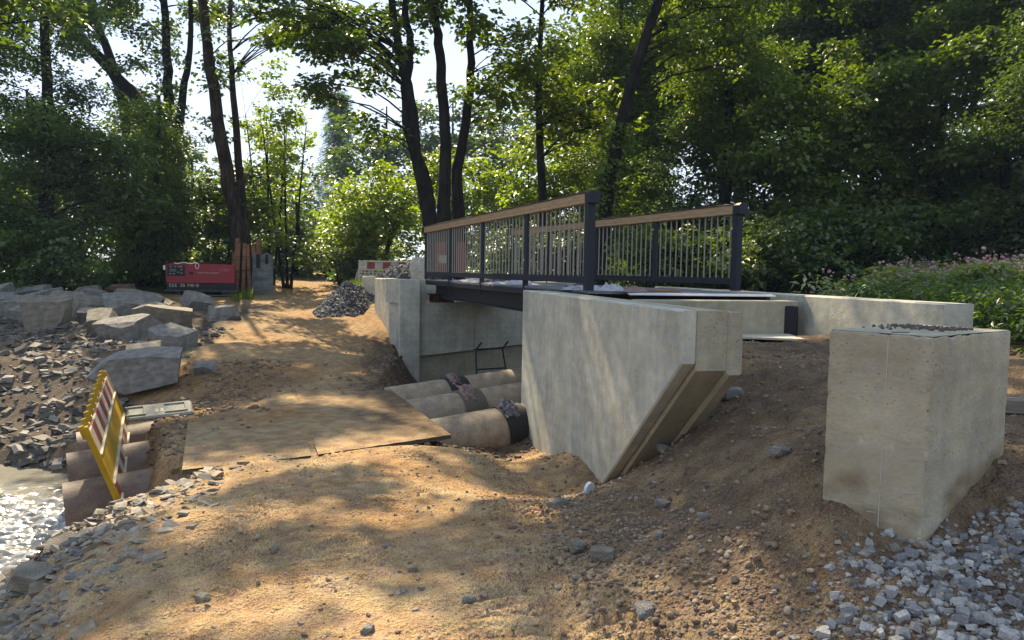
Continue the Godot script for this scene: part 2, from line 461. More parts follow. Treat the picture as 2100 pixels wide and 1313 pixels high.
func ground_h(x: float, z: float) -> float:
	var h := base_h(x, z)
	var d := -z
	var p := Vector2(x, z)
	if x > -4.5 and x < 10.0 and d > 6.5 and d < 25.0:
		var q := poly_dist(p, pit)
		h = minf(h, -1.35 + maxf(0.0, q + 0.75 + 0.12 * noise_b.get_noise_2d(x * 3.0, z * 3.0)) * 1.55)
	if x < -2.4 and d > 2.0 and d < 14.0:
		var q2 := poly_dist(p, creek)
		h = minf(h, -1.5 + maxf(0.0, q2 + 0.42 + 0.2 * noise_b.get_noise_2d(x * 2.0, z * 2.0)) * 0.85)
	# earth heaped over the pipes on the track's side of the barrier
	if x < -2.3 and d > 6.2 and d < 11.5:
		var off := (x + 3.63) * 0.898 - (z + 6.76) * 0.441
		var al := -(x + 3.63) * 0.441 - (z + 6.76) * 0.898
		var cov := lerpf(-0.85, -0.27, smoothstep(0.06, 0.42, off + 0.12 * noise_b.get_noise_2d(x * 3.0, z * 3.0)))
		cov -= 1.6 * maxf(0.0, 0.25 - al) + 0.5 * maxf(0.0, al - 3.4) + 2.0 * maxf(0.0, -off)
		h = maxf(h, cov)
	if d < 60.0:
		var rough := 1.0 + clampf((x - 0.4) * 0.8, 0.0, 1.0) + clampf((-x - 3.2) * 0.6, 0.0, 1.6)
		var plate := clampf((Vector2(x + 2.3, z + 8.7).length() - 1.7) * 1.2, 0.05, 1.0)
		h += plate * (0.035 * rough * noise_a.get_noise_2d(x * 1.2, z * 1.2) + 0.022 * rough * noise_b.get_noise_2d(x * 4.0, z * 4.0) + 0.011 * rough * noise_c.get_noise_2d(x * 14.0, z * 14.0) + 0.006 * rough * noise_c.get_noise_2d(x * 42.0 + 7.0, z * 42.0))
		if d < 7.5 and d > 1.0: # wheel ruts with cleat marks
			for tr in [[-1.42, 0.30, 0.0], [-0.55, 0.34, 2.0], [0.18, 0.34, 4.0], [0.55, 0.26, 6.0]]:
				var cx: float = tr[0] + 0.14 * sin(d * 0.8 + float(tr[2])) - 0.05 * d
				var off := (x - cx) / float(tr[1])
				if absf(off) < 1.3:
					var w := clampf(1.3 - absf(off), 0.0, 1.0)
					var patch := clampf(noise_a.get_noise_2d(x * 1.7 + float(tr[2]) * 9.0, z * 1.7) * 3.0 + 0.35, 0.0, 1.0)
					var ph := d * 11.0 + off * off * 1.6 + 1.5 * noise_b.get_noise_2d(x * 2.2, z * 2.2)
					var saw := absf(ph - floorf(ph) - 0.5) * 2.0
					h += w * (-0.02 + 0.045 * patch * saw * saw)
	return h

func path_x(d: float) -> float: return -3.8 - 0.29 * (d - 13.5) if d < 30.0 else -0.285 * d

func ground_color(x: float, z: float, h: float) -> Color:
	var d := -z
	var na := noise_a.get_noise_2d(x * 0.9 + 70.0, z * 0.9)
	var nb := noise_b.get_noise_2d(x * 2.5, z * 2.5 + 31.0)
	var road := Color(0.48, 0.315, 0.165)
	var orange := Color(0.40, 0.23, 0.105)
	var brown := Color(0.18, 0.125, 0.08)
	var greybed := Color(0.15, 0.12, 0.09)
	var forest := Color(0.07, 0.06, 0.035)
	var col := road.lerp(orange, clampf(na * 1.4 + 0.1, 0.0, 0.7))
	col = col.lerp(Color(0.44, 0.33, 0.19), clampf(nb * 1.5, 0.0, 0.6))
	# the loose brown slope on the near side of the pit
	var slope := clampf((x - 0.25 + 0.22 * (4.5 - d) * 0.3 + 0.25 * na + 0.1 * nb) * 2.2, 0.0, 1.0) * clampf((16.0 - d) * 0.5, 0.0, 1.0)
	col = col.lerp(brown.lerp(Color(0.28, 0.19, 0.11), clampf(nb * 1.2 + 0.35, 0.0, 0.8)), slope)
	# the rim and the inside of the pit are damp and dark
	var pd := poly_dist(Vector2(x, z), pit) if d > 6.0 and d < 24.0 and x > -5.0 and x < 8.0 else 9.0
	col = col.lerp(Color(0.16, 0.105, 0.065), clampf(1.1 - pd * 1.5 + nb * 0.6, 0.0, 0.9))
	# left bank: orange earth, then grey gravel
	var bank := clampf((-x - 3.3 + 0.4 * na) * 1.6, 0.0, 1.0) * clampf((13.5 - d) * 0.7, 0.0, 1.0) * clampf((d - 5.5) * 0.9, 0.0, 1.0)
	col = col.lerp(Color(0.33, 0.20, 0.10), bank)
	var gravel := clampf((-x - 5.6 - 0.12 * maxf(0.0, d - 12.0) + 0.5 * na) * 1.3, 0.0, 1.0) * clampf((24.0 - d) * 0.3, 0.0, 1.0)
	gravel = maxf(gravel, clampf((-x - 2.4 - 0.1 * d + 0.3 * na) * 2.0, 0.0, 1.0) * clampf((6.4 - d) * 2.0, 0.0, 1.0))
	col = col.lerp(greybed, gravel)
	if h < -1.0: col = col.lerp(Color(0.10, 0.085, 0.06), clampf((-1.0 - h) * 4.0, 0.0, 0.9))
	# forest floor and verge
	var onroad := absf(x - path_x(d))
	var edge := 5.5 if d < 20.0 else 3.6 if d < 27.0 else 2.2
	var fl := clampf((onroad - edge + na) * 0.7, 0.0, 1.0) * clampf((d - 20.0) * 0.5, 0.0, 1.0)
	fl = maxf(fl, clampf((x - 4.9 + 0.4 * na) * 1.5, 0.0, 1.0) * clampf((d - 5.0) * 0.6, 0.0, 1.0))
	fl = maxf(fl, clampf((-x - 13.0 + na) * 0.6, 0.0, 1.0) * clampf((d - 12.0) * 0.5, 0.0, 1.0))
	col = col.lerp(forest.lerp(Color(0.10, 0.13, 0.03), clampf(na + 0.3, 0.0, 0.7)), fl)
	return col

func axis(fine0: float, fine1: float, step: float, lo: float, hi: float) -> PackedFloat32Array:
	var r := PackedFloat32Array()
	var left := []
	var x := fine0
	var s := step
	while x > lo:
		s *= 1.045; x -= s
		left.append(x)
	left.reverse()
	for q in left: r.append(q)
	x = fine0
	while x < fine1:
		r.append(x); x += step
	s = step
	while x < hi:
		r.append(x); s *= 1.045; x += s
	r.append(hi)
	return r

func build_ground() -> void:
	var xs := axis(-4.4, 2.8, 0.024, -400.0, 400.0)
	var zs := axis(-7.4, -2.2, 0.024, -400.0, 60.0)
	var nx := xs.size(); var nz := zs.size()
	var b := MB.new()
	b.v.resize(nx * nz); b.uv.resize(nx * nz); b.c.resize(nx * nz); b.n.resize(nx * nz)
	for iz in nz:
		for ix in nx:
			var h := ground_h(xs[ix], zs[iz])
			var k := iz * nx + ix
			b.v[k] = Vector3(xs[ix], h, zs[iz])
			b.uv[k] = Vector2(xs[ix], zs[iz])
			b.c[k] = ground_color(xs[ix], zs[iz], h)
	for iz in nz:
		for ix in nx:
			var k := iz * nx + ix
			var l := b.v[k - 1] if ix > 0 else b.v[k]
			var r := b.v[k + 1] if ix < nx - 1 else b.v[k]
			var u := b.v[k - nx] if iz > 0 else b.v[k]
			var w := b.v[k + nx] if iz < nz - 1 else b.v[k]
			b.n[k] = (w - u).cross(r - l).normalized()
	for iz in nz - 1:
		for ix in nx - 1:
			var k := iz * nx + ix
			b.idx.append_array(PackedInt32Array([k, k + 1, k + nx, k + 1, k + nx + 1, k + nx]))
	var o := part(b, "ground", M.soil)
	tag(o, "tan and brown earth of the building site with wheel ruts", "ground", "", "structure")

# ------------------------------------------------------------------ rocks
func icosphere(sub: int) -> Array:
	var t := (1.0 + sqrt(5.0)) / 2.0
	var vs: Array[Vector3] = []
	for q in [[-1, t, 0], [1, t, 0], [-1, -t, 0], [1, -t, 0], [0, -1, t], [0, 1, t], [0, -1, -t], [0, 1, -t], [t, 0, -1], [t, 0, 1], [-t, 0, -1], [-t, 0, 1]]:
		vs.append(Vector3(q[0], q[1], q[2]).normalized())
	var fs := [0, 11, 5, 0, 5, 1, 0, 1, 7, 0, 7, 10, 0, 10, 11, 1, 5, 9, 5, 11, 4, 11, 10, 2, 10, 7, 6, 7, 1, 8, 3, 9, 4, 3, 4, 2, 3, 2, 6, 3, 6, 8, 3, 8, 9, 4, 9, 5, 2, 4, 11, 6, 2, 10, 8, 6, 7, 9, 8, 1]
	for k in sub:
		var mid := {}
		var nf := []
		for i in fs.size() / 3:
			var m := []
			for e in 3:
				var a: int = fs[i * 3 + e]; var b: int = fs[i * 3 + (e + 1) % 3]
				var key := mini(a, b) * 100000 + maxi(a, b)
				if not mid.has(key):
					mid[key] = vs.size()
					vs.append((vs[a] + vs[b]).normalized())
				m.append(mid[key])
			nf.append_array([fs[i * 3], m[0], m[2], fs[i * 3 + 1], m[1], m[0], fs[i * 3 + 2], m[2], m[1], m[0], m[1], m[2]])
		fs = nf
	return [vs, fs]

# a stone cut by planes; size is its whole extent; its base sits at y = 0
func rock_mesh(sub: int, size: Vector3, cuts: int, sd: int, rough := 0.03, rounded := 0.0) -> ArrayMesh:
	var r := RandomNumberGenerator.new()
	r.seed = sd
	var pn: Array[Vector3] = []
	var ph: Array[float] = []
	for ax in 3:
		for sg in [-1.0, 1.0]:
			var q := Vector3(); q[ax] = sg
			pn.append((q + Vector3(r.randf_range(-1, 1), r.randf_range(-1, 1), r.randf_range(-1, 1)) * 0.24).normalized())
			ph.append(r.randf_range(0.78, 1.0))
	for i in cuts:
		pn.append(Vector3(r.randf_range(-1, 1), r.randf_range(-0.6, 1), r.randf_range(-1, 1)).normalized())
		ph.append(r.randf_range(0.85, 1.15))
	var ico := icosphere(sub)
	var nz := FastNoiseLite.new()
	nz.seed = sd; nz.frequency = 1.3; nz.fractal_octaves = 4
	var vs: Array[Vector3] = ico[0]
	var ps: Array[Vector3] = []
	var lo := Vector3.ONE * 9.0; var hi := Vector3.ONE * -9.0
	for q in vs:
		var rad := 1.6
		for i in pn.size():
			var dt := q.dot(pn[i])
			if dt > 0.02: rad = minf(rad, ph[i] / dt)
		rad = lerpf(rad, 1.0, rounded)
		var p := q * (rad * (1.0 + rough * 2.0 * nz.get_noise_3d(q.x * 1.5 * rad, q.y * 1.5 * rad, q.z * 1.5 * rad)))
		ps.append(p)
		lo = lo.min(p); hi = hi.max(p)
	var b := MB.new()
	for i in ps.size():
		ps[i] = ((ps[i] - lo) / (hi - lo) - Vector3(0.5, 0.0, 0.5)) * size
	var fs: Array = ico[1]
	for i in fs.size() / 3:
		b.tri(ps[fs[i * 3]], ps[fs[i * 3 + 1]], ps[fs[i * 3 + 2]])
	return b.mesh()

# an angular broken rock: a box cut by planes, every face split fine and roughened
func crag_mesh(size: Vector3, cuts: int, sd: int, level := 3, rough := 0.02) -> ArrayMesh:
	var r := RandomNumberGenerator.new()
	r.seed = sd
	var faces := []
	for ax in 3:
		for sg in [-1.0, 1.0]:
			var p := Vector3(); var q := Vector3(); var w := Vector3()
			p[ax] = sg * 3.0; q[(ax + 1) % 3] = 3.0; w[(ax + 2) % 3] = 3.0 * sg
			faces.append([p - q - w, p + q - w, p + q + w, p - q + w])
	var planes := []
	for ax in 3:
		for sg in [-1.0, 1.0]:
			var q := Vector3(); q[ax] = sg
			planes.append([(q + Vector3(r.randf_range(-1, 1), r.randf_range(-1, 1), r.randf_range(-1, 1)) * 0.2).normalized(), r.randf_range(0.85, 1.0)])
	for i in cuts:
		var q := Vector3(r.randf_range(-1, 1), r.randf_range(-0.5, 1), r.randf_range(-1, 1)).normalized()
		planes.append([q, (absf(q.x) + absf(q.y) + absf(q.z)) * r.randf_range(0.66, 0.84)])
	for pl in planes:
		var n: Vector3 = pl[0]; var h: float = pl[1]
		var kept := []
		var cut := []
		for f in faces:
			var poly := []
			for i in f.size():
				var a: Vector3 = f[i]; var b: Vector3 = f[(i + 1) % f.size()]
				var da := n.dot(a) - h; var db := n.dot(b) - h
				if da <= 0.0: poly.append(a)
				if da * db < 0.0:
					var m := a.lerp(b, da / (da - db))
					poly.append(m); cut.append(m)
			if poly.size() > 2: kept.append(poly)
		if cut.size() > 2:
			var c := Vector3()
			for q in cut: c += q
			c /= cut.size()
			var x: Vector3 = (cut[0] - c).normalized(); var y := n.cross(x)
			cut.sort_custom(func(u: Vector3, v: Vector3) -> bool: return atan2((u - c).dot(y), (u - c).dot(x)) < atan2((v - c).dot(y), (v - c).dot(x)))
			var uniq := []
			for q in cut:
				if uniq.is_empty() or q.distance_to(uniq[-1]) > 1e-4: uniq.append(q)
			if uniq.size() > 2: kept.append(uniq)
		faces = kept
	var lo := Vector3.ONE * 9.0; var hi := Vector3.ONE * -9.0
	for f in faces:
		for q in f:
			lo = lo.min(q); hi = hi.max(q)
	var nz := FastNoiseLite.new()
	nz.seed = sd; nz.frequency = 0.9; nz.fractal_octaves = 4
	var b := MB.new()
	var fit := func(q: Vector3) -> Vector3: return ((q - lo) / (hi - lo) - Vector3(0.5, 0.0, 0.5)) * size
	var rag := func(q: Vector3) -> Vector3:
		return q + Vector3(nz.get_noise_3d(q.x * 2.0 / size.x, q.y * 2.5, q.z * 2.0), nz.get_noise_3d(q.x * 2.0 + 30.0, q.y * 2.5, q.z * 2.0), nz.get_noise_3d(q.x * 2.0, q.y * 2.5 + 60.0, q.z * 2.0)) * rough * size.length()
	for f in faces:
		var c := Vector3()
		for q in f: c += q
		c /= f.size()
		for i in f.size():
			var tris := [[fit.call(c), fit.call(f[i]), fit.call(f[(i + 1) % f.size()])]]
			for k in level:
				var nt := []
				for t in tris:
					var ab: Vector3 = (t[0] + t[1]) * 0.5; var bc: Vector3 = (t[1] + t[2]) * 0.5; var ca: Vector3 = (t[2] + t[0]) * 0.5
					nt.append([t[0], ab, ca]); nt.append([t[1], bc, ab]); nt.append([t[2], ca, bc]); nt.append([ab, bc, ca])
				tris = nt
			for t in tris: b.tri(rag.call(t[0]), rag.call(t[1]), rag.call(t[2]))
	return b.mesh()

func build_boulders() -> void:
	# x, depth, width, height, thickness, turn, material, label
	var t := [
		[-5.68, 11.5, 1.30, 0.62, 0.72, 0.18, "rock_blue", "large pale slab boulder with flat tilted top beside the yellow barrier"],
		[-6.28, 12.6, 0.66, 0.42, 0.5, 0.5, "rock_tan", "small light boulder with stone crumbs on top behind the pale slab"],
		[-6.42, 14.0, 0.76, 0.46, 0.6, -0.2, "rock_blue", "rounded grey boulder at the road edge just behind the pale slab"],
		[-7.95, 15.3, 1.05, 0.50, 0.7, -0.25, "rock_blue", "dark humped boulder between the tan boulder and the road edge boulder"],
		[-8.75, 15.8, 0.62, 0.48, 0.5, 0.3, "rock_tan", "tan square-edged boulder touching the dark humped boulder"],
		[-8.02, 17.0, 1.25, 0.52, 0.7, 0.1, "rock_tan", "long brown boulder with a lit rim nearest the road bend"],
		[-9.4, 18.0, 1.15, 0.55, 0.9, 0.4, "rock_blue", "pale pointed boulder behind the dark humped boulder"],
		[-9.3, 19.0, 0.75, 0.5, 0.6, -0.5, "rock_blue", "dark wedge boulder against the brown long boulder's far side"],
		[-10.2, 16.3, 0.95, 0.72, 0.8, 0.62, "rock_tan", "biggest cube-shaped tan boulder standing on one edge on the gravel"],
		[-11.2, 16.9, 0.62, 0.36, 0.5, -0.3, "rock_blue", "low boulder leaning on the cube-shaped tan boulder"],
		[-9.9, 17.3, 0.42, 0.36, 0.4, 0.1, "rock_blue", "small upright stone between the cube boulder and the tan one"],
		[-12.5, 22.0, 0.72, 0.5, 0.6, 0.2, "rock_tan", "single tan boulder highest on the heap under the bushes"],
		[-12.4, 23.2, 1.0, 0.36, 0.5, 0.0, "rock_red", "reddish brown stone block behind the highest tan boulder"],
		[-10.6, 21.0, 1.55, 0.28, 0.7, 0.15, "rock_tan", "long flat slab lying just before the red generator"],
		[-12.7, 18.6, 0.65, 0.4, 0.6, 0.7, "rock_blue", "grey boulder at the heap's outer end beside the dark tree"],
		[-12.7, 20.0, 0.85, 0.42, 0.7, -0.4, "rock_blue", "ridged grey boulder behind the heap's outer end"],
		[-11.8, 19.6, 0.95, 0.36, 0.7, 0.5, "rock_blue", "sloping grey slab leaning on the ridged boulder"],
		[-11.0, 19.0, 0.95, 0.26, 0.7, -0.15, "rock_tan", "thin sunlit slab lying behind the cube boulder"],
		[-13.2, 19.3, 0.55, 0.35, 0.5, 0.2, "rock_blue", "little pale boulder behind the outermost grey boulder"],
		[-11.6, 18.0, 0.7, 0.34, 0.5, 1.0, "rock_tan", "tan flat boulder between the sloping slab and the low one"],
		[-12.0, 21.0, 0.8, 0.4, 0.6, 0.3, "rock_blue", "grey boulder just below the highest tan boulder"],
		[-10.9, 22.2, 0.7, 0.3, 0.5, 0.9, "rock_blue", "half buried grey boulder behind the long flat slab"],
		[-13.6, 21.2, 0.9, 0.4, 0.6, 0.1, "rock_blue", "shaded boulder farthest along the heap from the road"],
		[-7.3, 18.6, 0.8, 0.42, 0.6, 0.6, "rock_blue", "pale slab lying against the far side of the long brown boulder"],
		[-8.6, 17.8, 0.9, 0.5, 0.7, -0.6, "rock_blue", "grey boulder wedged between the tan boulder and the long brown one"],
		[-10.4, 18.2, 0.9, 0.5, 0.8, 0.9, "rock_tan", "pale flat boulder behind the cube boulder's right corner"],
		[-11.6, 17.2, 0.7, 0.45, 0.6, 0.4, "rock_blue", "bluish boulder on the gravel edge left of the cube boulder"],
		[-10.0, 20.0, 0.9, 0.4, 0.7, 0.2, "rock_tan", "sunlit boulder in the middle of the heap"],
		[-9.0, 21.0, 0.8, 0.4, 0.6, 0.5, "rock_blue", "grey boulder at the heap's end nearest the generator"],
		[-13.4, 18.0, 0.8, 0.5, 0.7, -0.2, "rock_tan", "tan boulder lowest on the heap under the dark tree"],
		[-13.9, 19.8, 1.0, 0.5, 0.7, 0.3, "rock_blue", "broad grey boulder under the dark tree's lowest leaves"],
		[-4.98, 11.9, 0.36, 0.2, 0.26, 0.4, "rock_blue", "small broken grey stone at the road end of the pale slab"],
		[-5.95, 10.9, 0.32, 0.22, 0.3, 0.0, "rock_tan", "round tan stone in the gravel below the pale slab"],
		[-6.35, 11.4, 0.4, 0.22, 0.3, 0.8, "rock_tan", "brown lump of stone beside the pale slab's gravel side"],
		[-3.18, 5.15, 0.27, 0.13, 0.18, 0.7, "rock_tan", "blocky tan stone on the slate bank above the rushing water"],
		[-2.86, 4.35, 0.24, 0.12, 0.2, -0.2, "rock_tan", "flat grey-brown stone at the foot of the slate bank"],
		[-5.05, 7.75, 0.2, 0.12, 0.16, 0.2, "rock_blue", "dark wet stone standing in the white water"],
	]
	for i in t.size():
		var q: Array = t[i]
		var y: float = ground_h(q[0], -q[1]) - q[3] * 0.14
		var m := crag_mesh(Vector3(q[2], q[3], q[4]), 7, 300 + i * 7, 3 if q[1] < 19.0 else 2, 0.016)
		var o := put(m, "boulder" if q[2] > 0.45 else "stone", M[q[6]])
		o.position = Vector3(q[0], y, -q[1])
		o.rotation = Vector3(0.22 + 0.14 * sin(i * 2.1), q[5], 0.2 * cos(i * 1.7))
		if q[2] > 0.45: o.scale = Vector3(1.08, 1.05, 1.1)
		tag(o, q[7], "boulder" if q[2] > 0.45 else "stone", "boulders heaped along the stream bank" if q[2] > 0.45 else "")

# loose stones: spots is a Callable giving a place or null
func scatter(called: String, label: String, count: int, smin: float, smax: float, flat: float, round_: float, cols: Array, where: Callable, sd: int) -> void:
	var r := RandomNumberGenerator.new()
	r.seed = sd
	var group := Node3D.new()
	group.name = numbered(called)
	add_child(group)
	tag(group, label, "stones", "", "stuff")
	var kinds := 4
	for k in kinds:
		var m := rock_mesh(1, Vector3(1, flat, 0.78), 4, sd * 13 + k, 0.02, round_) if round_ > 0.3 else crag_mesh(Vector3(1, flat, 0.78), 5, sd * 13 + k, 0, 0.0)
		var ts := []
		var cs := PackedColorArray()
		for i in count / kinds:
			var p: Variant = where.call(r)
			if p == null: continue
			var s := smin * pow(smax / smin, pow(r.randf(), 2.2))
			var bs := Basis.from_euler(Vector3(r.randf_range(-0.5, 0.5), r.randf() * TAU, r.randf_range(-0.5, 0.5))).scaled(Vector3(s, s * r.randf_range(0.7, 1.2), s * r.randf_range(0.7, 1.1)))
			var q: Vector3 = p
			ts.append(Transform3D(bs, q - Vector3(0, s * flat * 0.28, 0)))
			var c0: Color = cols[r.randi() % cols.size()]
			var f := r.randf_range(0.7, 1.25)
			cs.append(Color(c0.r * f, c0.g * f, c0.b * f))
		swarm("pebbles", m, M.pebble, ts, cs, group)

func on_ground(x: float, d: float) -> Vector3: return Vector3(x, ground_h(x, -d), -d)

func build_stones() -> void:
	var white := [Color(0.44, 0.435, 0.43), Color(0.32, 0.32, 0.325), Color(0.55, 0.54, 0.51), Color(0.22, 0.22, 0.235), Color(0.36, 0.31, 0.24)]
	var river := [Color(0.25, 0.175, 0.11), Color(0.34, 0.25, 0.155), Color(0.20, 0.145, 0.10), Color(0.42, 0.34, 0.25), Color(0.24, 0.145, 0.09)]
	var slate := [Color(0.33, 0.28, 0.21), Color(0.44, 0.37, 0.27), Color(0.22, 0.20, 0.175), Color(0.38, 0.29, 0.18)]
	var clod := [Color(0.22, 0.15, 0.09), Color(0.27, 0.185, 0.11), Color(0.18, 0.12, 0.075)]
	scatter("limestone_gravel", "grey white crushed gravel in front of the nearest concrete block", 9000, 0.016, 0.058, 0.65, 0.15, white, func(r: RandomNumberGenerator) -> Variant:
		var d := r.randf_range(1.6, 3.3); var x := r.randf_range(0.75, 3.4)
		var e := (x - 1.1) * 0.8 + (2.9 - d) * 0.85 + 0.35 * noise_a.get_noise_2d(x * 3.0, d * 3.0)
		if r.randf() > clampf(e * 2.2, 0.0, 1.0): return null
		return on_ground(x, d), 501)
	scatter("river_pebbles", "rounded brown pebbles spilled along the foot of the earth slope", 6500, 0.009, 0.04, 0.62, 0.6, river, func(r: RandomNumberGenerator) -> Variant:
		var d := r.randf_range(2.3, 6.2)
		var c := 0.62 - 0.07 * (d - 3.0) + 0.25 * noise_a.get_noise_1d(d * 3.0)
		var x := c + r.randfn(0.0, 0.27) + (0.4 * r.randf() if d < 3.6 else 0.0)
		if x < -0.2 or x > 2.2: return null
		return on_ground(x, d), 502)
	scatter("slope_clods", "brown soil clods and small stones over the earth slope", 5000, 0.007, 0.045, 0.6, 0.25, clod + [river[1]], func(r: RandomNumberGenerator) -> Variant:
		var d := r.randf_range(2.8, 8.5); var x := r.randf_range(0.3, 3.4)
		return on_ground(x, d), 503)
	scatter("slate_chips", "flat grey slate chips on the bank above the rushing water", 3600, 0.025, 0.15, 0.22, 0.0, slate, func(r: RandomNumberGenerator) -> Variant:
		var d := r.randf_range(3.0, 7.0); var c := -2.75 - 0.13 * (d - 4.0)
		var x := c + r.randfn(-0.25, 0.42)
		if x > -1.9 or ground_h(x, -d) < -1.1 or (x < -3.45 and d > 6.4): return null
		return on_ground(x, d), 504)
	scatter("bank_rubble", "dark grey stone rubble covering the stream bank below the boulders", 6500, 0.03, 0.26, 0.4, 0.05, [Color(0.16, 0.145, 0.12), Color(0.30, 0.27, 0.225), Color(0.09, 0.085, 0.08), Color(0.20, 0.155, 0.11)], func(r: RandomNumberGenerator) -> Variant:
		var d := r.randf_range(9.3, 17.0); var x := r.randf_range(-13.5, -5.0)
		if r.randf() > clampf((-x - 5.3 - 0.16 * maxf(0.0, d - 11.0)) * 1.2, 0.0, 1.0): return null
		if ground_h(x, -d) < -1.2: return null
		return on_ground(x, d), 505)
	scatter("road_stones", "small stones scattered loosely over the tan track", 5200, 0.005, 0.036, 0.55, 0.2, [river[0], river[1], river[3], slate[0], slate[1], Color(0.52, 0.46, 0.36), Color(0.40, 0.27, 0.14), Color(0.36, 0.24, 0.12)], func(r: RandomNumberGenerator) -> Variant:
		var d := r.randf_range(2.2, 16.0); var x := -0.9 - 0.2 * maxf(0.0, d - 5.0) + r.randfn(0.0, 1.3)
		if Vector2(x + 2.2, d - 8.7).length() < 1.6 and r.randf() > 0.25: return null
		return on_ground(x, d), 506)
	scatter("bank_clods", "orange brown clods of earth on the bank over the pipe outlets", 2600, 0.012, 0.09, 0.6, 0.2, [Color(0.30, 0.18, 0.09), Color(0.24, 0.15, 0.08), Color(0.33, 0.25, 0.16)], func(r: RandomNumberGenerator) -> Variant:
		var d := r.randf_range(6.3, 13.0); var x := -3.3 - 0.14 * (d - 6.0) + r.randfn(-0.3, 0.45)
		if ground_h(x, -d) < -1.1: return null
		return on_ground(x, d), 507)
	scatter("pit_rim_clods", "damp dark clods along the rim of the bridge pit", 2200, 0.01, 0.08, 0.6, 0.2, [Color(0.15, 0.10, 0.065), Color(0.19, 0.13, 0.08), Color(0.24, 0.19, 0.14)], func(r: RandomNumberGenerator) -> Variant:
		var i := [0, 1, 2, 3, 4, 12, 11][r.randi() % 7] as int
		var p := pit[i].lerp(pit[(i + 1) % pit.size()], r.randf())
		if p.x > 0.5: return null
		p += Vector2(r.randfn(0.0, 0.28), r.randfn(0.15, 0.3))
		return on_ground(p.x, -p.y), 508)
	# bigger single stones that can be told apart
	var singles := [
		[-0.19, 3.55, 0.075, "slate", "dark round stone lying in the middle of the tan track"], [-0.62, 3.2, 0.07, "slate", "dark rounded stone nearest the camera on the track"],
		[-1.5, 3.55, 0.085, "tan", "oblong pale pebble pressed in the rut near the slate bank"], [-0.72, 4.3, 0.05, "tan", "white flint chip on the track's shaded middle"],
		[-1.34, 4.15, 0.065, "tan", "pale angular chip at the side of the rut"], [-0.52, 3.95, 0.06, "tan", "pale stone above the pair of dark stones on the track"],
		[0.62, 3.25, 0.12, "slate", "dark brown lump of stone among the round pebbles"], [0.52, 3.95, 0.15, "tan", "flat tan stone where the track meets the slope"],
		[0.42, 4.3, 0.13, "tan", "tan cobble at the slope foot beside the flat stone"], [0.98, 4.65, 0.1, "slate", "grey triangular stone halfway down the brown slope"],
		[1.5, 4.05, 0.11, "slate", "flat grey stone on the slope beside the nearest block"], [1.25, 5.9, 0.15, "slate", "large grey cobble high on the slope under the wing wall"],
		[1.85, 6.1, 0.2, "slate", "largest cobble near the crest between wing wall and block"], [0.82, 3.95, 0.07, "slate", "upright grey chip on the lower slope"],
		[1.05, 3.9, 0.075, "slate", "pale blue-grey leaf-shaped stone on the lower slope"], [0.35, 5.2, 0.14, "tan", "brown lump of earth and stone at the slope's outer foot"]]
	for i in singles.size():
		var q: Array = singles[i]
		var s: float = q[2]
		var o := put(rock_mesh(2, Vector3(s, s * 0.55, s * 0.72), 4, 700 + i, 0.03, 0.25), "loose_stone", M.rock_blue if q[3] == "slate" else M.rock_tan)
		o.position = on_ground(q[0], q[1]) - Vector3(0, s * 0.08, 0)
		o.rotation.y = i * 1.3
		tag(o, q[4], "stone", "single loose stones")
	# gravel stones that show largest
	var r := RandomNumberGenerator.new()
	r.seed = 77
	var shapes := []
	for k in 8: shapes.append(crag_mesh(Vector3(1, 0.66, 0.8), 6, 900 + k, 0, 0.0))
	var gm := [mat(lin(0.47, 0.465, 0.455), 0.85, M.rock_t, 0.8, null, 0, false), mat(lin(0.30, 0.30, 0.31), 0.85, M.rock_t, 0.8, null, 0, false), mat(lin(0.58, 0.57, 0.55), 0.8, M.rock_t, 0.8, null, 0, false)]
	var made := 0
	while made < 110:
		var d := r.randf_range(2.1, 3.15); var x := r.randf_range(0.9, 2.3)
		if (x - 1.1) * 0.8 + (2.85 - d) * 0.85 < 0.12: continue
		var s := r.randf_range(0.035, 0.065)
		var o := put(shapes[made % 8], "gravel_stone", gm[r.randi() % 3])
		o.transform = Transform3D(Basis.from_euler(Vector3(r.randf_range(-0.4, 0.4), r.randf() * TAU, r.randf_range(-0.4, 0.4))).scaled(Vector3(s, s, s)), on_ground(x, d) - Vector3(0, s * 0.05, 0))
		tag(o, "grey white crushed stone lying on the gravel before the nearest block", "stone", "larger crushed stones on the gravel")
		made += 1

# ------------------------------------------------------------------ concrete
func hv(x: float, d: float, y := 0.0) -> Vector3: return Vector3(x, y, -d)

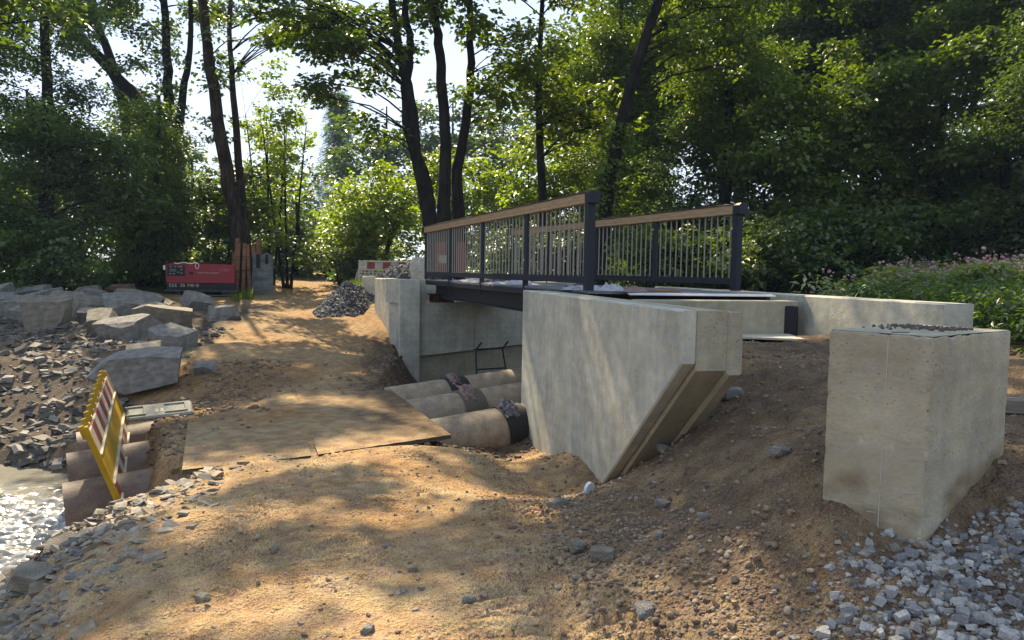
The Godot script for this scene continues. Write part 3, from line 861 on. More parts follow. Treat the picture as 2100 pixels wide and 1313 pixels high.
# an upright block on a quadrilateral whose edges are worn and chipped
func worn_block(b: MB, q: PackedVector2Array, y0: float, y1: float) -> void:
	var ctr := (q[0] + q[1] + q[2] + q[3]) * 0.25
	var nz := FastNoiseLite.new()
	nz.seed = 8; nz.frequency = 3.0; nz.fractal_octaves = 3
	var fan := func(t: float) -> float: return 0.5 - 0.5 * cos(PI * t)
	var pull := func(p: Vector3, e: float, side: Vector3) -> Vector3:   # e: metres to the nearest edge
		var k := nz.get_noise_3d(p.x * 4.0, p.y * 4.0, p.z * 4.0)
		var w := clampf(1.0 - e / (0.014 + 0.03 * maxf(0.0, k)), 0.0, 1.0)
		return p + side * w * w * (0.006 + 0.022 * maxf(0.0, k)) + side * 0.0015 * nz.get_noise_3d(p.x, p.y, p.z + 9.0)
	var N := 72
	for i in 4:
		var p0 := q[i]; var p1 := q[(i + 1) % 4]
		var ln := p0.distance_to(p1)
		var g := []
		for v in N + 1:
			var row := []
			for u in N + 1:
				var s: float = fan.call(u / float(N)); var t: float = fan.call(v / float(N))
				var f := p0.lerp(p1, s)
				var p := Vector3(f.x, lerpf(y0, y1, t), f.y)
				var e := minf(minf(s, 1.0 - s) * ln, (1.0 - t) * (y1 - y0))
				row.append(pull.call(p, e, Vector3(ctr.x - f.x, -0.3 * t, ctr.y - f.y).normalized()))
			g.append(row)
		var out := Vector3((p1 - p0).y, 0, -(p1 - p0).x)
		var flip := out.dot(Vector3((p0 - ctr).x, 0, (p0 - ctr).y)) < 0.0
		var cw: bool = (g[0][1] - g[0][0]).cross(g[1][0] - g[0][0]).dot(-out if flip else out) > 0.0
		for v in N:
			for u in N:
				if cw: b.quad(g[v][u], g[v][u + 1], g[v + 1][u + 1], g[v + 1][u])
				else: b.quad(g[v][u], g[v + 1][u], g[v + 1][u + 1], g[v][u + 1])
	var top := []
	for v in N + 1:
		var row := []
		for u in N + 1:
			var s: float = fan.call(u / float(N)); var t: float = fan.call(v / float(N))
			var f := q[0].lerp(q[1], s).lerp(q[3].lerp(q[2], s), t)
			var e := minf(minf(s, 1.0 - s) * q[0].distance_to(q[1]), minf(t, 1.0 - t) * q[0].distance_to(q[3]))
			var p := Vector3(f.x, y1, f.y)
			var side := Vector3(ctr.x - f.x, 0.0, ctr.y - f.y).normalized() + Vector3(0, -0.3, 0)
			row.append(pull.call(p, e, side.normalized()))
		top.append(row)
	for v in N:
		for u in N:
			b.quad(top[v][u], top[v][u + 1], top[v + 1][u + 1], top[v + 1][u])

func build_concrete() -> void:
	# near wing wall
	var A := hv(1.17, 5.06)
	var B := hv(0.14, 9.84)
	var U := (B - A).normalized()
	var o := thing("wing_wall", A, "pale concrete wing wall with a slanted corbel underside, near the camera", "concrete wall")
	var b := MB.new()
	b.prism(PackedVector2Array([Vector2(0, 1.35), Vector2(0, 0.98), Vector2(1.5, -0.27), Vector2(1.9, -0.62), Vector2(1.9, -1.5), Vector2(4.89, -1.5), Vector2(4.89, 1.35)]), -U.cross(Vector3.UP).normalized() * -0.11, U, Vector3.UP, 0.11, 0.012)
	var R := U.cross(Vector3.UP).normalized()     # points to the right of the wall
	# prism pushes along u x w = R, so the outer leaf is moved back to the visible plane
	b = MB.new()
	b.prism(PackedVector2Array([Vector2(0, 1.35), Vector2(0, 0.98), Vector2(1.5, -0.27), Vector2(1.9, -0.62), Vector2(1.9, -1.5), Vector2(4.89, -1.5), Vector2(4.89, 1.35)]), Vector3(), U, Vector3.UP, 0.11, 0.012)
	part(b, "outer_face", M.concrete, o)
	b = MB.new()
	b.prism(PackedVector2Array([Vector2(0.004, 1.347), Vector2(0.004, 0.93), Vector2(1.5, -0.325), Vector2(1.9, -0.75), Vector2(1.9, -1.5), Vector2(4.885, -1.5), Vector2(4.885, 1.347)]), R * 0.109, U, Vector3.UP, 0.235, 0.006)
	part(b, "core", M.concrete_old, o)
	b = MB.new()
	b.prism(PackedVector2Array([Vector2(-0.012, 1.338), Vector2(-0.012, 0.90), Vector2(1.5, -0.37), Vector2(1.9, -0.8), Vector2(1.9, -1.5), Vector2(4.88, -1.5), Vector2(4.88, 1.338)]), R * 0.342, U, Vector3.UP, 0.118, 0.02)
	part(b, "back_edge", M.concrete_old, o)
	# nearest block
	var C := hv(1.82, 3.18); var L := hv(1.51, 3.51); var Rr := hv(2.48, 3.66)
	o = thing("concrete_block", C, "tall free-standing concrete block nearest the camera with chipped corner", "concrete block")
	b = MB.new()
	var q := PackedVector2Array([Vector2(0, 0), Vector2(L.x - C.x, L.z - C.z), Vector2(L.x + Rr.x - C.x * 2.0, L.z + Rr.z - C.z * 2.0), Vector2(Rr.x - C.x, Rr.z - C.z)])
	var q2 := PackedVector2Array()
	for e in q: q2.append(Vector2(e.x, -e.y))
	worn_block(b, q, 0.0, 1.35)
	for k in b.v.size():
		var p := b.v[k]
		var gd := p.y - ground_h(p.x * 1.06 + C.x, p.z * 1.06 + C.z)
		var dirt := clampf(0.75 - gd * 7.0 + 1.3 * noise_c.get_noise_3d(p.x * 9.0, p.y * 16.0, p.z * 9.0), 0.0, 0.75)
		var wet := clampf(noise_b.get_noise_3d(p.x * 2.0, p.y * 1.2 + 5.0, p.z * 2.0) * 1.6, 0.0, 0.35)
		b.c.append(Color(0.55, 0.515, 0.435).lerp(Color(0.47, 0.42, 0.31), wet).lerp(Color(0.27, 0.19, 0.12), dirt))
	part(b, "block", M.concrete_block, o)
	# form joint and scratches on its faces
	var fu := (L - C).normalized(); var fn := Vector3(-fu.z, 0, fu.x)
	if fn.dot(Vector3(-1, 0, 1)) < 0.0: fn = -fn
	b = MB.new()
	for e in [[0.19, 0.32, 0.188, 0.62], [0.188, 0.66, 0.186, 0.98], [0.186, 1.02, 0.184, 1.335]]:
		b.bar(fu * e[0] + Vector3(0, e[1], 0) + fn * 0.0005, fu * e[2] + Vector3(0, e[3], 0) + fn * 0.0005, 0.004, 0.003)
	part(b, "form_joint", M.seam_light, o)
	for e in [[0.40, 0.36, 0.30, 0.33], [0.41, 0.40, 0.39, 0.355], [0.32, 0.345, 0.27, 0.325], [0.10, 0.64, 0.02, 0.66], [0.24, 0.52, 0.20, 0.525]]:
		b = MB.new()
		b.bar(fu * e[0] + Vector3(0, e[1], 0) + fn * 0.0004, fu * e[2] + Vector3(0, e[3], 0) + fn * 0.0004, 0.003, 0.0025)
		part(b, "scratch_mark", M.seam_light, o)
	var rr := RandomNumberGenerator.new()
	rr.seed = 5
	var crumbs := []
	var ccol := PackedColorArray()
	for i in 420:
		var s := 1.0 - absf(rr.randfn(0.0, 0.22)); var t := rr.randf()
		var p := (L - C) * lerpf(0.2, 0.98, t) + (Rr - C) * lerpf(0.04, 0.8, s)
		if s > 0.97 or s < 0.1: continue
		var k := rr.randf_range(0.004, 0.018)
		crumbs.append(Transform3D(Basis.from_euler(Vector3(rr.randf(), rr.randf() * 6.0, rr.randf())).scaled(Vector3.ONE * k), p + Vector3(0, 1.35, 0)))
		ccol.append(Color(0.13, 0.09, 0.06) if rr.randf() < 0.9 else Color(0.3, 0.27, 0.22))
	swarm("soil_crumbs", rock_mesh(1, Vector3(1, 0.7, 0.9), 3, 41), M.pebble, crumbs, ccol, o)
	# lifting pocket in its top
	b = MB.new()
	b.box(Transform3D(Basis(Vector3.UP, 0.1), (Rr - C) * 0.12 + (L - C) * 0.4 + Vector3(0, 1.3505, 0)), Vector3(0.075, 0.003, 0.028), 0.0)
	part(b, "lifting_slot", M.bitumen, o)
	# wing wall on the upstream side
	A = hv(4.37, 7.46); B = hv(3.62, 10.75)
	U = (B - A).normalized(); R = U.cross(Vector3.UP).normalized()
	o = thing("wing_wall", A, "low concrete wing wall running back beside the pink flowers", "concrete wall")
	b = MB.new()
	b.prism(PackedVector2Array([Vector2(0, 1.345), Vector2(0, 0.5), Vector2(7.2, 0.2), Vector2(7.2, 1.345)]), Vector3(), U, Vector3.UP, 0.36, 0.015)
	part(b, "wall", M.concrete, o)
	# abutment on this side: chest wall and body under the bridge end
	o = thing("abutment", hv(2.6, 10.0), "near concrete bridge abutment with a dirty chest wall under the deck end", "abutment")
	var P := hv(1.5, 9.36) - o.position; var Q := hv(3.66, 9.98) - o.position
	U = (Q - P).normalized()
	b = MB.new()
	b.prism(PackedVector2Array([Vector2(0, 1.27), Vector2(0, 0.4), Vector2(2.24, 0.4), Vector2(2.24, 1.27)]), P, U, Vector3.UP, -0.32, 0.0)
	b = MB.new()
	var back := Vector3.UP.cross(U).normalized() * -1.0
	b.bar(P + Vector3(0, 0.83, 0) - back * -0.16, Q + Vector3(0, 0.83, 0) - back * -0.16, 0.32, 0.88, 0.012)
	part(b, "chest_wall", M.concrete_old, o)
	b = MB.new()
	b.bar(hv(0.75, 10.55, -0.3) - o.position, hv(4.1, 11.6, -0.3) - o.position, 1.5, 2.1, 0.01)
	part(b, "footing", M.concrete, o)
	b = MB.new()
	b.box(Transform3D(Basis(Vector3.UP, -0.28), Q + back * 0.328 - U * 0.16 + Vector3(0, 0.98, 0)), Vector3(0.24, 0.46, 0.04), 0.015)
	part(b, "tar_patch", M.bitumen, o)
	# far abutment
	var F := hv(-2.60, 17.5)
	U = Vector3(0.853, 0, -0.522); R = Vector3(-0.522, 0, -0.853)
	o = thing("abutment", F, "far concrete bridge abutment facing the pit above the pipes", "abutment")
	b = MB.new()
	b.prism(PackedVector2Array([Vector2(0.03, 0.8), Vector2(0.03, -0.52), Vector2(6, -0.16), Vector2(6, 0.8)]), R * 0.9, U, Vector3.UP, 0.9, 0.012)
	part(b, "front_wall", M.concrete, o)
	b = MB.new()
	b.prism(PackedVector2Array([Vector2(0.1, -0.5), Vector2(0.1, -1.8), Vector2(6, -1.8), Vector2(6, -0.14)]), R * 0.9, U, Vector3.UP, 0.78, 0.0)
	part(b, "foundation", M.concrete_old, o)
	b = MB.new()
	b.prism(PackedVector2Array([Vector2(-0.06, 1.35), Vector2(-0.06, 0.79), Vector2(0.60, 0.79), Vector2(0.60, 1.35)]), R * 0.9, U, Vector3.UP, 0.903, 0.012)
	part(b, "parapet", M.concrete, o)
	b = MB.new()
	b.prism(PackedVector2Array([Vector2(0.6, 1.3), Vector2(0.6, 0.79), Vector2(6, 0.79), Vector2(6, 1.3)]), R * 1.9, U, Vector3.UP, 0.7, 0.012)
	part(b, "back_wall", M.concrete, o)
	for s in [1.95, 3.9]:
		b = MB.new()
		b.box(Transform3D(Basis(U, Vector3.UP, U.cross(Vector3.UP)), U * s + Vector3(0, 0.17, 0) - R * 0.002), Vector3(0.025, 1.2, 0.008), 0.0)
		part(b, "joint", M.concrete_old, o)
	# far wing wall
	A = hv(-2.66, 17.42); B = hv(-4.02, 21.6)
	U = (B - A).normalized(); R = U.cross(Vector3.UP).normalized()
	o = thing("wing_wall", A, "far concrete wing wall streaked with tree shadows above the track", "concrete wall")
	b = MB.new()
	b.prism(PackedVector2Array([Vector2(0, 1.35), Vector2(0, -1.3), Vector2(0.5, -1.3), Vector2(0.5, -0.75), Vector2(4.4, 0.3), Vector2(4.4, 1.33)]), Vector3(), U, Vector3.UP, 0.5, 0.02)
	part(b, "wall", M.concrete, o)
	# far small block
	o = thing("concrete_block", hv(-4.5, 23.1, 0.0), "small far concrete block standing in the dark chippings", "concrete block")
	b = MB.new()
	b.box(Transform3D(Basis(Vector3.UP, 0.35), Vector3(0, 0.65, -0.1)), Vector3(0.34, 1.4, 0.6), 0.015)
	part(b, "block", M.concrete, o)

# ------------------------------------------------------------------ bridge
func build_bridge() -> void:
	var N0 := hv(1.0, 9.75, 1.35); var N1 := hv(-2.15, 18.3, 1.35)
	var F0 := hv(3.34, 11.1, 1.35); var F1 := hv(-0.02, 18.95, 1.35)
	var o := thing("footbridge", Vector3(N0.x, 0, N0.z), "new steel footbridge with timber handrails spanning the pit", "bridge")
	var w := Vector3(N0.x, 0, N0.z)
	# deck
	var deck := Node3D.new()
	deck.name = "deck"
	o.add_child(deck)
	var a0 := hv(0.98, 9.66, 1.32) - w; var a1 := hv(3.50, 10.10, 1.32) - w
	var b0 := hv(-2.2, 18.5, 1.32) - w; var b1 := hv(0.05, 19.1, 1.32) - w
	for i in 62:
		var t0 := i / 62.0; var t1 := (i + 0.94) / 62.0
		var b := MB.new()
		var p := [a0.lerp(b0, t0), a1.lerp(b1, t0), a1.lerp(b1, t1), a0.lerp(b0, t1)]
		var up := Vector3(0, 0.03, 0)
		b.quad(p[0] + up, p[1] + up, p[2] + up, p[3] + up)
		b.quad(p[0], p[1], p[1] + up, p[0] + up)
		b.quad(p[2], p[3], p[3] + up, p[2] + up)
		b.quad(p[1], p[2], p[2] + up, p[1] + up)
		b.quad(p[3], p[0], p[0] + up, p[3] + up)
		b.quad(p[3], p[2], p[1], p[0])
		part(b, "plank", M.deck, deck)
	for k in 2: # expansion strips at the end
		var b := MB.new()
		b.bar(hv(1.5, 9.62 - k * 0.11, 1.335 - k * 0.01) - w, hv(3.5, 9.98 - k * 0.11, 1.335 - k * 0.01) - w, 0.06, 0.02, 0.004)
		part(b, "joint_strip", M.joint, deck)
	# edge channels and girders
	for e in [[a0, b0, -1.0], [a1, b1, 1.0]]:
		var b := MB.new()
		var p: Vector3 = e[0]; var q: Vector3 = e[1]
		b.bar(p + Vector3(0, -0.035, 0), q + Vector3(0, -0.035, 0), 0.06, 0.10, 0.005)
		part(b, "edge_channel", M.steel, o)
		b = MB.new()
		var sh := (a1 - a0).normalized() * 0.3 * -float(e[2])
		b.bar(p + sh + Vector3(0, -0.22, 0), q + sh + Vector3(0, -0.22, 0), 0.03, 0.32)
		b.bar(p + sh + Vector3(0, -0.39, 0), q + sh + Vector3(0, -0.39, 0), 0.2, 0.025)
		part(b, "girder", M.girder, o)
	for e in [[N0 - w, N1 - w, 4], [F0 - w, F1 - w, 4]]:
		var p: Vector3 = e[0]; var q: Vector3 = e[1]
		var rail := Node3D.new()
		rail.name = "railing"
		o.add_child(rail, true)
		var dir := (q - p).normalized()
		var side := Vector3.UP.cross(dir)
		var fr := Basis(side, Vector3.UP, dir)
		for i in 5:
			var c := p.lerp(q, i / 4.0)
			var b := MB.new()
			b.box(Transform3D(fr, c + Vector3(0, 0.585, 0)), Vector3(0.045, 1.13, 0.11), 0.004)
			if i > 0 and i < 4: b.box(Transform3D(fr, c + side * 0.045 + Vector3(0, -0.06, 0)), Vector3(0.014, 0.34, 0.035), 0.0)
			if i == 0: b.box(Transform3D(fr, c + Vector3(0, 0.62, 0.0)), Vector3(0.10, 1.22, 0.13), 0.006)
			part(b, "post", M.steel, rail)
		for i in 4:
			var c0 := p.lerp(q, i / 4.0); var c1 := p.lerp(q, (i + 1) / 4.0)
			var b := MB.new()
			b.bar(c0 + dir * 0.056 + Vector3(0, 0.15, 0), c1 - dir * 0.056 + Vector3(0, 0.15, 0), 0.04, 0.10, 0.004)
			part(b, "bottom_rail", M.steel, rail)
			for k in 13:
				var c := c0.lerp(c1, (k + 1.0) / 14.0)
				b = MB.new()
				b.tube([c + Vector3(0, 0.195, 0), c + Vector3(0, 1.155, 0)], [0.0125, 0.0125], 6, false)
				part(b, "baluster", M.baluster, rail)
			b = MB.new()
			b.bar(c0 + dir * (0.065 if i == 0 else 0.003) + Vector3(0, 1.22, 0), c1 - dir * 0.003 + Vector3(0, 1.22, 0), 0.11, 0.14, 0.01)
			part(b, "handrail", M.timber, rail)
		var bb := MB.new()
		bb.bar(p + Vector3(0, 1.299, 0), q + Vector3(0, 1.299, 0), 0.13, 0.014, 0.003)
		part(bb, "cap_plate", M.cap_plate, rail)
		for en in [[p, -1.0], [q, 1.0]]:
			bb = MB.new()
			var pc: Vector3 = en[0]
			bb.prism(PackedVector2Array([Vector2(-0.075, -0.09), Vector2(0.075, -0.09), Vector2(0.085, 0.04), Vector2(0.05, 0.075), Vector2(-0.05, 0.075), Vector2(-0.085, 0.04)]), pc + dir * (0.06 * float(en[1]) - 0.07) + Vector3(0, 1.235, 0), side, Vector3.UP, 0.14, 0.006)
			part(bb, "end_cap", M.steel, rail)
	# packing under the far bearings
	var pk := thing("bearing_pack", hv(-1.75, 18.35, 0.8), "rusty red packing block under the far end of the bridge girder", "packing block")
	var b2 := MB.new()
	b2.box(Transform3D(Basis(Vector3.UP, 0.55), Vector3(0, 0.09, 0)), Vector3(0.55, 0.18, 0.3), 0.01)
	part(b2, "block", M.rust, pk)
	b2 = MB.new()
	b2.box(Transform3D(Basis(Vector3.UP, 0.55), Vector3(0.1, 0.2, 0)), Vector3(0.9, 0.03, 0.3), 0.004)
	part(b2, "plate", M.rust, pk)

# ------------------------------------------------------------------ pipes, plates, barriers
func build_pipes() -> void:
	var ax := Vector3(0.853, 0.07, -0.522).normalized()
	var rows := [[-4.28, 7.0, 0.33, "nearest of the three brown drain pipes, biggest outlet over the white water"], [-4.93, 8.14, 0.33, "middle one of the three brown drain pipes under the track"], [-5.44, 9.19, 0.33, "farthest of the three brown drain pipes, behind the yellow barrier's top"]]
	for i in 3:
		var q: Array = rows[i]
		var r: float = q[2]
		var o := thing("drain_pipe", Vector3(q[0], -0.52 - r, -q[1]), q[3], "pipe", "drain pipes under the track")
		var coup: float = [5.0, 5.05, 5.3][i]
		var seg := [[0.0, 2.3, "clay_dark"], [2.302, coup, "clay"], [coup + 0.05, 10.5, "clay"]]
		for s in seg:
			var b := MB.new()
			var pts := []; var rad := []
			for k in 13:
				pts.append(ax * lerpf(s[0], s[1], k / 12.0)); rad.append(r)
			b.tube(pts, rad, 32, false)
			b.tube([ax * (s[0] + 0.0), ax * s[1]], [r - 0.035, r - 0.035], 32, false)
			# ring at the open end
			for e in 32:
				var a0 := TAU * e / 32.0; var a1 := TAU * (e + 1) / 32.0
				var x := Vector3(0.31, 0.05, 0.95).cross(ax).normalized(); var y := ax.cross(x)
				var u0 := x * cos(a0) + y * sin(a0); var u1 := x * cos(a1) + y * sin(a1)
				b.quad(ax * s[0] + u0 * r, ax * s[0] + u1 * r, ax * s[0] + u1 * (r - 0.035), ax * s[0] + u0 * (r - 0.035))
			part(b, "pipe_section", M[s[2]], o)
		var b := MB.new()
		for w in ([[-0.12, 0.016], [-0.03, 0.03], [0.08, 0.026], [0.16, 0.015]] if i != 1 else [[-0.14, 0.02], [-0.05, 0.03], [0.05, 0.035], [0.14, 0.02]]):
			var rd: float = r + w[1]
			b.tube([ax * (coup + w[0] - 0.035), ax * (coup + w[0] - 0.025), ax * (coup + w[0] + 0.03), ax * (coup + w[0] + 0.04)], [r, rd, rd, r], 28, false, 0.012)
		b.tube([ax * (coup - 0.17), ax * (coup + 0.19)], [r + 0.012, r + 0.012], 28, false, 0.01)
		part(b, "coupling_sleeve", M.rubber if i != 1 else mat(lin(0.11, 0.085, 0.06), 0.8), o)
		# torn wrap over the coupling
		var wr := crumple(Vector3(0.22, 0.09, 0.34), 40 + i, 12)
		var wo := put(wr, "torn_wrap", M.cloth_brown if i else M.cloth_dark, o)
		wo.position = ax * (coup - 0.02) + Vector3(0.02, r + 0.0, 0.1)
		wo.rotation = Vector3(0.5, 0.55, 0.05)
		if i == 2: wo.scale = Vector3(0.8, 1.0, 0.8)

func crumple(size: Vector3, sd: int, n := 10) -> ArrayMesh:
	var f := FastNoiseLite.new()
	f.seed = sd; f.frequency = 0.35; f.fractal_octaves = 3
	var b := MB.new()
	var g := []
	for iz in n + 1:
		var row := []
		for ix in n + 1:
			var u := ix / float(n) - 0.5; var v := iz / float(n) - 0.5
			var e := 1.0 + 0.35 * f.get_noise_2d(u * 9.0 + 50.0, v * 9.0)
			var fall := clampf(1.0 - pow(Vector2(u, v).length() * 2.0, 3.0), 0.0, 1.0)
			row.append(Vector3(u * size.x * e, size.y * (0.5 + 0.9 * f.get_noise_2d(u * 14.0, v * 14.0)) * fall + 0.004, v * size.z * e))
		g.append(row)
	for iz in n:
		for ix in n:
			b.quad(g[iz][ix], g[iz + 1][ix], g[iz + 1][ix + 1], g[iz][ix + 1])
	return b.mesh()

func quad_plate(p: Array, y: float, th: float) -> MB:
	var b := MB.new()
	var a := []
	for e in p: a.append(hv(e[0], e[1], y))
	var dn := Vector3(0, -th, 0)
	b.quad(a[0], a[1], a[2], a[3])
	for i in 4:
		var j := (i + 1) % 4
		b.quad(a[i] + dn, a[j] + dn, a[j], a[i])
	return b

func dirt_plate(p: Array, y: float) -> MB:
	var b := MB.new()
	var a := []
	for e in p: a.append(hv(e[0], e[1], y))
	var n := 40
	for iz in n + 1:
		for ix in n + 1:
			var u := ix / float(n); var w := iz / float(n)
			var q: Vector3 = a[0].lerp(a[1], u).lerp(a[3].lerp(a[2], u), w)
			b.v.append(q + Vector3(0, 0.006 * noise_b.get_noise_2d(q.x * 5.0, q.z * 5.0) + 0.004 * noise_c.get_noise_2d(q.x * 14.0, q.z * 14.0), 0))
			b.n.append(Vector3.UP); b.uv.append(Vector2(q.x, q.z))
			b.c.append(ground_color(q.x, q.z, 0.0).lerp(Color(0.38, 0.29, 0.18), 0.25))
	for iz in n:
		for ix in n:
			var k := iz * (n + 1) + ix
			b.idx.append_array(PackedInt32Array([k, k + n + 1, k + 1, k + 1, k + n + 1, k + n + 2]))
	for k in b.v.size():
		var ix := k % (n + 1)
		if ix > 0 and ix < n and k > n and k < b.v.size() - n - 1:
			var m := (b.v[k + 1] - b.v[k - 1]).cross(b.v[k + n + 1] - b.v[k - n - 1]).normalized()
			b.n[k] = m if m.y > 0.0 else -m
	return b

func build_site() -> void:
	# steel plates over the pipes
	var pa := [[-1.84, 7.0], [-0.64, 7.95], [-1.80, 10.93], [-3.02, 10.35]]
	var o: Node3D = part(quad_plate(pa, -0.198, 0.035), "road_plate", M.steel_old)
	part(dirt_plate(pa, -0.190), "dirt_layer", M.soil, o)
	tag(o, "dirt-covered steel road plate whose corner reaches over the pipes", "road plate", "road plates over the pipes")
	pa = [[-2.88, 6.4], [-1.90, 6.98], [-3.06, 10.35], [-3.75, 8.5]]
	o = part(quad_plate(pa, -0.204, 0.035), "road_plate", M.steel_old)
	part(dirt_plate(pa, -0.196), "dirt_layer", M.soil, o)
	tag(o, "dirt-covered steel road plate next to the yellow barrier", "road plate", "road plates over the pipes")
	# yellow barrier board leaning on the outlets
	var nb := Vector3(-3.63, -0.64, -6.76); var nt := Vector3(-3.93, 0.07, -6.80)
	var fb := Vector3(-5.10, -0.55, -9.75); var ft := Vector3(-5.36, 0.18, -9.85)
	o = thing("barrier_fence", nb, "yellow barrier with red and white striped boards leaning on the pipe outlets", "barrier")
	var U := (fb - nb); var W := (nt - nb)
	var ln := U.length(); var ht := W.length()
	U = U.normalized(); W = (W - U * W.dot(U)).normalized()
	var Nn := U.cross(W).normalized()     # towards the track
	var bar := func(u0: float, u1: float, w0: float, w1: float, z: float, th: float, called: String, m: Material) -> void:
		var b := MB.new()
		b.box(Transform3D(Basis(U, W, Nn), U * (u0 + u1) * 0.5 + W * (w0 + w1) * 0.5 + Nn * z), Vector3(u1 - u0, w1 - w0, th), 0.004)
		part(b, called, m, o)
	bar.call(0.0, 0.07, 0.0, ht + 0.03, 0.0, 0.05, "post", M.yellow)
	bar.call(ln - 0.07, ln, 0.0, ht + 0.03, 0.0, 0.05, "post", M.yellow)
	bar.call(0.08, ln - 0.08, ht * 0.24, ht * 0.63, 0.0, 0.02, "middle_panel", M.yellow)
	bar.call(0.06, ln - 0.06, ht * 0.63, ht * 0.655, 0.012, 0.05, "ledge", M.fence_white)
	bar.call(0.06, ln - 0.06, ht * 0.235, ht * 0.255, 0.012, 0.05, "ledge", M.fence_white)
	bar.call(0.06, ln - 0.06, 0.0, 0.02, 0.012, 0.05, "ledge", M.fence_white)
	for k in 11:
		var u0 := 0.075 + (ln - 0.15) * k / 11.0; var u1 := 0.075 + (ln - 0.15) * (k + 1) / 11.0
		bar.call(u0, u1, ht * 0.656, ht * 0.95, 0.006, 0.022, "stripe", M.stripe_white if k % 2 == 0 else M.stripe_red)
		bar.call(u0, u1, 0.021, ht * 0.234, 0.006, 0.022, "stripe", M.stripe_white if k % 2 == 1 else M.stripe_red)
	for k in 11:
		var u := 0.03 + (ln - 0.08) * k / 10.0
		var b := MB.new()
		b.tube([U * u + W * (ht * 0.9) - Nn * 0.025, U * u + W * (ht + 0.05) - Nn * 0.025], [0.028, 0.026], 10, true)
		part(b, "picket", M.yellow, o)
		if k < 10: bar.call(u + 0.06, u + 0.14, ht * 0.9, ht * 0.97, -0.02, 0.03, "lug", M.fence_white)
	# plastic fence feet
	for q in [[-4.72, 9.0, -0.35, "grey plastic fence foot half under the yellow barrier"], [-4.38, 9.15, 0.5, "grey plastic fence foot with slots beside the track"]]:
		var at := on_ground(q[0], q[1]) + Vector3(0, 0.05, 0)
		o = thing("fence_foot", at, q[3], "fence foot", "", q[2])
		o.rotation.x = 0.28
		o.rotation.z = 0.05
		var b := MB.new()
		b.box(Transform3D(Basis(), Vector3(0, 0, 0)), Vector3(0.74, 0.055, 0.36), 0.02)
		part(b, "slab", M.foot, o)
		for s in [[0.18, 0.16], [-0.26, 0.12]]:
			b = MB.new()
			var f := Vector3(s[0], 0.036, 0)
			b.prism(PackedVector2Array([Vector2(-0.13, -0.12), Vector2(s[1] * 0.8, -0.12), Vector2(s[1] * 0.8, 0.12), Vector2(-0.13, 0.12), Vector2(-0.13, 0.095), Vector2(s[1] * 0.8 - 0.025, 0.095), Vector2(s[1] * 0.8 - 0.025, -0.095), Vector2(-0.13, -0.095)]), f - Vector3(0, 0.008, 0), Vector3.RIGHT, Vector3.FORWARD, 0.016, 0.003)
			part(b, "rib", M.foot, o)
		for s in [-0.04, 0.02]:
			b = MB.new()
			b.box(Transform3D(Basis(), Vector3(s, 0.029, 0.03)), Vector3(0.035, 0.004, 0.10), 0.0)
			part(b, "slot", M.bitumen, o)
	# ladder hooked on the ledge of the far abutment
	o = thing("ladder", hv(-0.62, 18.30, -0.36), "black steel ladder hooked over the ledge in the pit", "ladder")
	var u2 := Vector3(0.853, 0, -0.522)
	var out := Vector3(0.522, 0, 0.853)
	for s in [-0.42, 0.42]:
		var b := MB.new()
		b.bar(u2 * (s * 0.9) + out * 0.12 + Vector3(0, 0.05, 0), u2 * (s * 1.05) + out * 0.35 + Vector3(0, -0.85, 0), 0.04, 0.04, 0.004)
		part(b, "rail", M.black, o)
		b = MB.new()
		b.bar(u2 * (s * 0.9) + out * 0.16 + Vector3(0, 0.03, 0), u2 * (s * 0.9 + 0.22) + out * 0.02 + Vector3(0, 0.18, 0), 0.035, 0.035, 0.004)
		part(b, "hook", M.black, o)
	for y in [0.03, -0.45, -0.78]:
		var b := MB.new()
		b.bar(u2 * -0.42 + out * (0.13 - y * 0.25) + Vector3(0, y, 0), u2 * 0.42 + out * (0.13 - y * 0.25) + Vector3(0, y, 0), 0.035, 0.035, 0.004)
		part(b, "rung", M.black, o)
	# things on the deck
	var litter := [
		[hv(1.02, 10.35, 1.352), Vector3(0.75, 0.09, 0.3), "cloth_white", "crumpled white sheet bundled at the first railing post", 61, 0.3],
		[hv(1.35, 10.15, 1.352), Vector3(0.55, 0.12, 0.35), "cloth_white", "folded white and black tarp heap on the deck end", 62, 1.0],
		[hv(0.92, 10.45, 1.352), Vector3(0.5, 0.1, 0.22), "cloth_dark", "dark rolled foil strip beside the first railing post", 63, 0.1],
		[hv(1.62, 9.78, 1.352), Vector3(0.42, 0.09, 0.25), "cloth_brown", "brown rag lying at the deck end", 64, 0.7],
		[hv(0.05, 13.6, 1.352), Vector3(0.9, 0.1, 0.5), "cloth_white", "grey plastic sheet lying in the middle of the deck", 65, 0.4],
		[hv(-0.75, 16.0, 1.352), Vector3(1.0, 0.10, 0.4), "cloth_white", "pale plastic sheet near the far deck end", 66, 0.2],
		[hv(-0.35, 14.9, 1.352), Vector3(0.8, 0.1, 0.4), "cloth_dark", "dark plastic foil lying between the pale sheets", 67, 0.9]]
	for q in litter:
		o = put(crumple(q[1], q[4], 12), "plastic_sheet" if "cloth_brown" != q[2] else "rag", M[q[2]])
		o.position = q[0]
		o.rotation.y = q[5]
		tag(o, q[3], "sheet" if q[2] != "cloth_brown" else "rag", "")
	var bw := MB.new()
	bw.bar(Vector3(-0.3, 0.015, 0), Vector3(0.3, 0.015, 0.02), 0.05, 0.03, 0.004)
	o = part(bw, "timber_batten", M.plank_rough)
	o.position = hv(1.95, 9.95, 1.352); o.rotation.y = -0.1
	tag(o, "short brown timber batten on the deck end by the rag", "batten")
	# plywood sheet and timbers
	o = part(quad_plate([[2.72, 9.05], [3.52, 8.85], [3.62, 9.62], [3.0, 9.75]], 0.845, 0.025), "plywood_board", M.ply)
